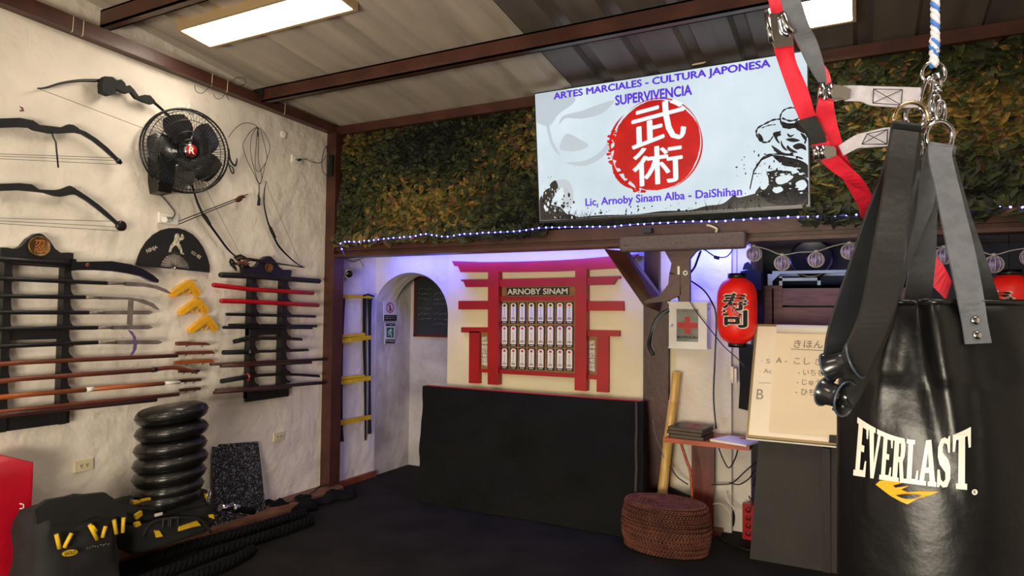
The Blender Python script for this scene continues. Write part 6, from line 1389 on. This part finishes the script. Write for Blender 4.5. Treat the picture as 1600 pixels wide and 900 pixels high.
# ------------------------------------------------------------ black padded slings
slm = mat('worn_black_leather', (30, 29, 28), .5, vs=4, col2=(19, 20, 22), mask=(.35, .6), bump=.5, bs=40, bdist=.004)
slm2 = mat('worn_blue_black_leather', (21, 24, 29), .5, vs=6, col2=(31, 32, 34), mask=(.4, .65), bump=.5, bs=40, bdist=.004)
tb_ = mat('black_tube_rubber', (28, 29, 33), .25, var=.2, coat=.3)
tbl = mat('sling_lip', (62, 74, 88), .3)
def spool(cl, cr, r0, r1, rm):
    ax_ = (cr-cl); L_ = ax_.length; ax_.normalize(); 
    pr = [(r0, 0), (r0*.92, L_*.08), (rm*1.05, L_*.25), (rm, L_*.5), (rm*1.05, L_*.75), (r1*.94, L_*.93), (r1, L_), (r1*.93, L_*1.01), (r1*.84, L_*.95), (rm*.8, L_*.75), (rm*.78, L_*.3), (r0*.85, L_*.05), (r0*.95, -L_*.01), (r0, 0)]
    b_ = MB().lathe(pr, cl, ax_, 28, caps=False)
    lp_ = MB(); e = ax_.orthogonal().normalized(); g = ax_.cross(e)
    for c_, rr in ((cl, r0), (cr, r1)): lp_.tube([c_+(e*math.cos(2*PI*k/32)+g*math.sin(2*PI*k/32))*rr for k in range(32)], .002, 6, closed=True)
    return b_, lp_
# sling one (rear/outer): strap down from the ring to the upper spool
s1 = LRp([(1393, 193, 1.28, 1437, 200, 1.28), (1389, 225, 1.28, 1438, 232, 1.28), (1376, 275, 1.27, 1425, 290, 1.28), (1352, 340, 1.26, 1400, 350, 1.27), (1325, 420, 1.24, 1375, 430, 1.25), (1306, 475, 1.22, 1352, 480, 1.23), (1293, 520, 1.21, 1338, 530, 1.215), (1289, 548, 1.20, 1333, 552, 1.21), (1284, 585, 1.215, 1330, 590, 1.215)], .007)
s2_ = LRp([(1400, 196, 1.30, 1436, 200, 1.30), (1410, 260, 1.30, 1434, 262, 1.30), (1402, 330, 1.29, 1430, 330, 1.29), (1395, 400, 1.27, 1414, 400, 1.27), (1385, 440, 1.25, 1402, 455, 1.25), (1360, 520, 1.22, 1378, 540, 1.22), (1340, 570, 1.215, 1352, 590, 1.21), (1318, 610, 1.21, 1334, 634, 1.20), (1300, 640, 1.215, 1320, 650, 1.21)], .007)
ca, cb = DP(1293, 575, 1.20), DP(1338, 562, 1.165)
b1, l1 = spool(ca, cb, .026, .033, .021)
lp0 = MB().ribbon([(DP(1393, 200, 1.275), DP(1440, 205, 1.275)), (DP(1396, 190, 1.27), DP(1438, 195, 1.27)), (DP(1400, 192, 1.29), DP(1436, 198, 1.29))], .004)
T('padded_sling', 'worn black padded sling hanging left, behind the other sling', 'sling', [('strap', s1, slm2), ('rear_strap', s2_, slm2), ('curled_end', b1, tb_, [('rolled_lip', l1, tbl)]), ('folded_loop', lp0, slm2)], None)
s3 = LRp([(1394, 203, 1.262, 1434, 208, 1.262), (1386, 245, 1.25, 1428, 250, 1.25), (1380, 300, 1.24, 1420, 310, 1.24), (1371, 350, 1.22, 1413, 360, 1.22), (1362, 400, 1.2, 1410, 410, 1.2), (1347, 476, 1.18, 1397, 480, 1.18), (1332, 520, 1.165, 1378, 530, 1.17), (1318, 550, 1.16, 1358, 572, 1.165), (1318, 590, 1.165, 1345, 612, 1.165), (1322, 620, 1.17, 1333, 636, 1.17)], .008)
ca, cb = DP(1287, 612, 1.19), DP(1321, 623, 1.155)
b3, l3 = spool(ca, cb, .025, .031, .020)
s4 = LRp([(1405, 200, 1.31, 1432, 204, 1.31), (1420, 255, 1.3, 1438, 258, 1.3), (1413, 300, 1.29, 1432, 290, 1.29), (1408, 360, 1.27, 1418, 360, 1.27), (1400, 420, 1.24, 1412, 420, 1.24), (1380, 500, 1.21, 1392, 510, 1.21), (1352, 570, 1.19, 1362, 580, 1.19), (1335, 600, 1.18, 1345, 616, 1.18), (1318, 630, 1.17, 1330, 640, 1.17)], .006)
T('padded_sling', 'worn black padded sling hanging in front of the other sling', 'sling', [('strap', s3, slm), ('rear_strap', s4, slm2), ('curled_end', b3, tb_, [('rolled_lip', l3, tbl)])], None)
# ------------------------------------------------------------ red / grey trainer straps with buckles
redm = MT['redweb']
r1 = LRp([(1197, -20, 1.3, 1222, -20, 1.3), (1206, 30, 1.3, 1232, 30, 1.3), (1209, 72, 1.3, 1239, 72, 1.3), (1217, 100, 1.3, 1244, 98, 1.3), (1233, 145, 1.3, 1262, 140, 1.3), (1247, 180, 1.3, 1274, 180, 1.3), (1264, 213, 1.3, 1288, 200, 1.3), (1275, 240, 1.3, 1300, 232, 1.3), (1293, 262, 1.31, 1322, 255, 1.31), (1325, 285, 1.33, 1352, 285, 1.33), (1352, 300, 1.4, 1366, 315, 1.4)])
r2 = LRp([(1220, -20, 1.33, 1238, -20, 1.33), (1228, 32, 1.33, 1236, 32, 1.33), (1246, 70, 1.34, 1257, 68, 1.34), (1270, 110, 1.33, 1292, 108, 1.33), (1283, 135, 1.31, 1300, 140, 1.31), (1275, 175, 1.30, 1303, 170, 1.30), (1282, 215, 1.3, 1312, 210, 1.3), (1312, 270, 1.33, 1330, 260, 1.33), (1340, 320, 1.4, 1368, 310, 1.4), (1352, 345, 1.5, 1378, 330, 1.5), (1408, 370, 1.60, 1432, 350, 1.60), (1412, 400, 1.60, 1442, 375, 1.6), (1445, 435, 1.55, 1474, 415, 1.55), (1478, 468, 1.50, 1486, 440, 1.50)])
g1 = LRp([(1215, -20, 1.28, 1245, -20, 1.28), (1230, 35, 1.28, 1262, 35, 1.28), (1248, 72, 1.29, 1275, 62, 1.29), (1264, 105, 1.29, 1287, 100, 1.29), (1281, 132, 1.30, 1291, 128, 1.30)])
sl_ = MB().box((0, 0, 0), (0, 0, 0)); sl_ = LRp([(1243, 190, 1.29, 1273, 182, 1.29), (1262, 212, 1.285, 1285, 205, 1.285), (1266, 226, 1.285, 1290, 222, 1.285)], .008)
def buckle(ctr, d, w_, h_, ang, dep=.02):
    c = DP(ctr[0], ctr[1], d); ca_, sa_ = math.cos(ang), math.sin(ang); e = RT*ca_-UP*sa_; g = UP*ca_+RT*sa_; m = MB()
    P_ = lambda u, v, o=0: c+e*(u*w_/2)+g*(v*h_/2)+nv*o
    m.prism([P_(-1, -.8), P_(-.8, -1), P_(.2, -1), P_(1, -.6), P_(1, .6), P_(.2, 1), P_(-.8, 1), P_(-1, .8)], nv*.006)
    m.tube([P_(-1, -1, .01), P_(-1, 1, .01)], .006, 8); m.tube([P_(-.45, -1, .012), P_(-.45, 1, .012)], .005, 8); m.prism([P_(-.6, -.9, .006), P_(.6, -.7, .006), P_(.6, .7, .006), P_(-.6, .9, .006)], nv*.008)
    return m
bk1 = MB(); bq_ = lambda pts, d: [DP(x, y, d) for x, y in pts]
bk1.prism(bq_([(1200, 22), (1228, 22), (1236, 40), (1239, 72), (1210, 76), (1203, 60)], 1.285), nv*.004)
bk1.tube([DP(1198, 20, 1.275), DP(1203, 50, 1.275), DP(1206, 66, 1.275)], .005, 8); bk1.tube([DP(1222, 20, 1.275), DP(1230, 42, 1.27), DP(1238, 50, 1.275)], .006, 8, sub=3)
T('trainer_strap', 'red and grey suspension strap with a large silver buckle at the top', 'strap', [('red_webbing', r1, redm), ('grey_webbing', g1, MT['greyweb'], [], 'grey webbing length'), ('buckle', bk1, MT['chrome'], [], 'large silver buckle'), ('keeper', sl_, MT['matte'], [], 'black strap keeper')])
T('trainer_strap', 'second red suspension strap passing behind the slings to the bag', 'strap', [('red_webbing', r2, redm)])
def stitched(rows, x_, name, label, bctr, bsz, bang, bd):
    web = LRp(rows, .003); th = MB(); 
    P4 = [DP(x, y, d) for x, y, d in x_]
    for i in range(4): th.tube([P4[i]+nv*.004, P4[(i+1) % 4]+nv*.004], .0008, 4)
    th.tube([P4[0]+nv*.004, P4[2]+nv*.004], .0007, 4); th.tube([P4[1]+nv*.004, P4[3]+nv*.004], .0007, 4)
    T(name, label, 'strap', [('webbing', web, MT['paleweb'], [('stitching', th, MT['ink'])]), ('buckle', buckle(bctr, bd, bsz[0], bsz[1], bang), MT['chrome'], [], 'silver cam buckle')])
stitched([(1318, 134, 1.3, 1320, 158, 1.3), (1344, 134, 1.3, 1345, 159, 1.3), (1362, 135, 1.3, 1362, 165, 1.3), (1405, 136, 1.3, 1405, 168, 1.3), (1438, 137, 1.31, 1436, 168, 1.31)], [(1363, 140, 1.3), (1408, 141, 1.3), (1406, 165, 1.3), (1362, 162, 1.3)], 'webbing_anchor', 'pale grey stitched webbing with silver buckle, upper of two beside the ring', (1303, 146), (.058, .030), .08, 1.285)
stitched([(1310, 228, 1.3, 1318, 243, 1.3), (1335, 212, 1.3, 1340, 232, 1.3), (1352, 207, 1.3, 1352, 231, 1.3), (1380, 200, 1.3, 1381, 229, 1.3), (1398, 199, 1.3, 1396, 228, 1.3)], [(1353, 210, 1.3), (1385, 203, 1.3), (1384, 226, 1.3), (1345, 226, 1.3)], 'webbing_anchor', 'pale grey stitched webbing with silver buckle, lower of two beside the black sling', (1288, 239), (.040, .026), -.1, 1.285)
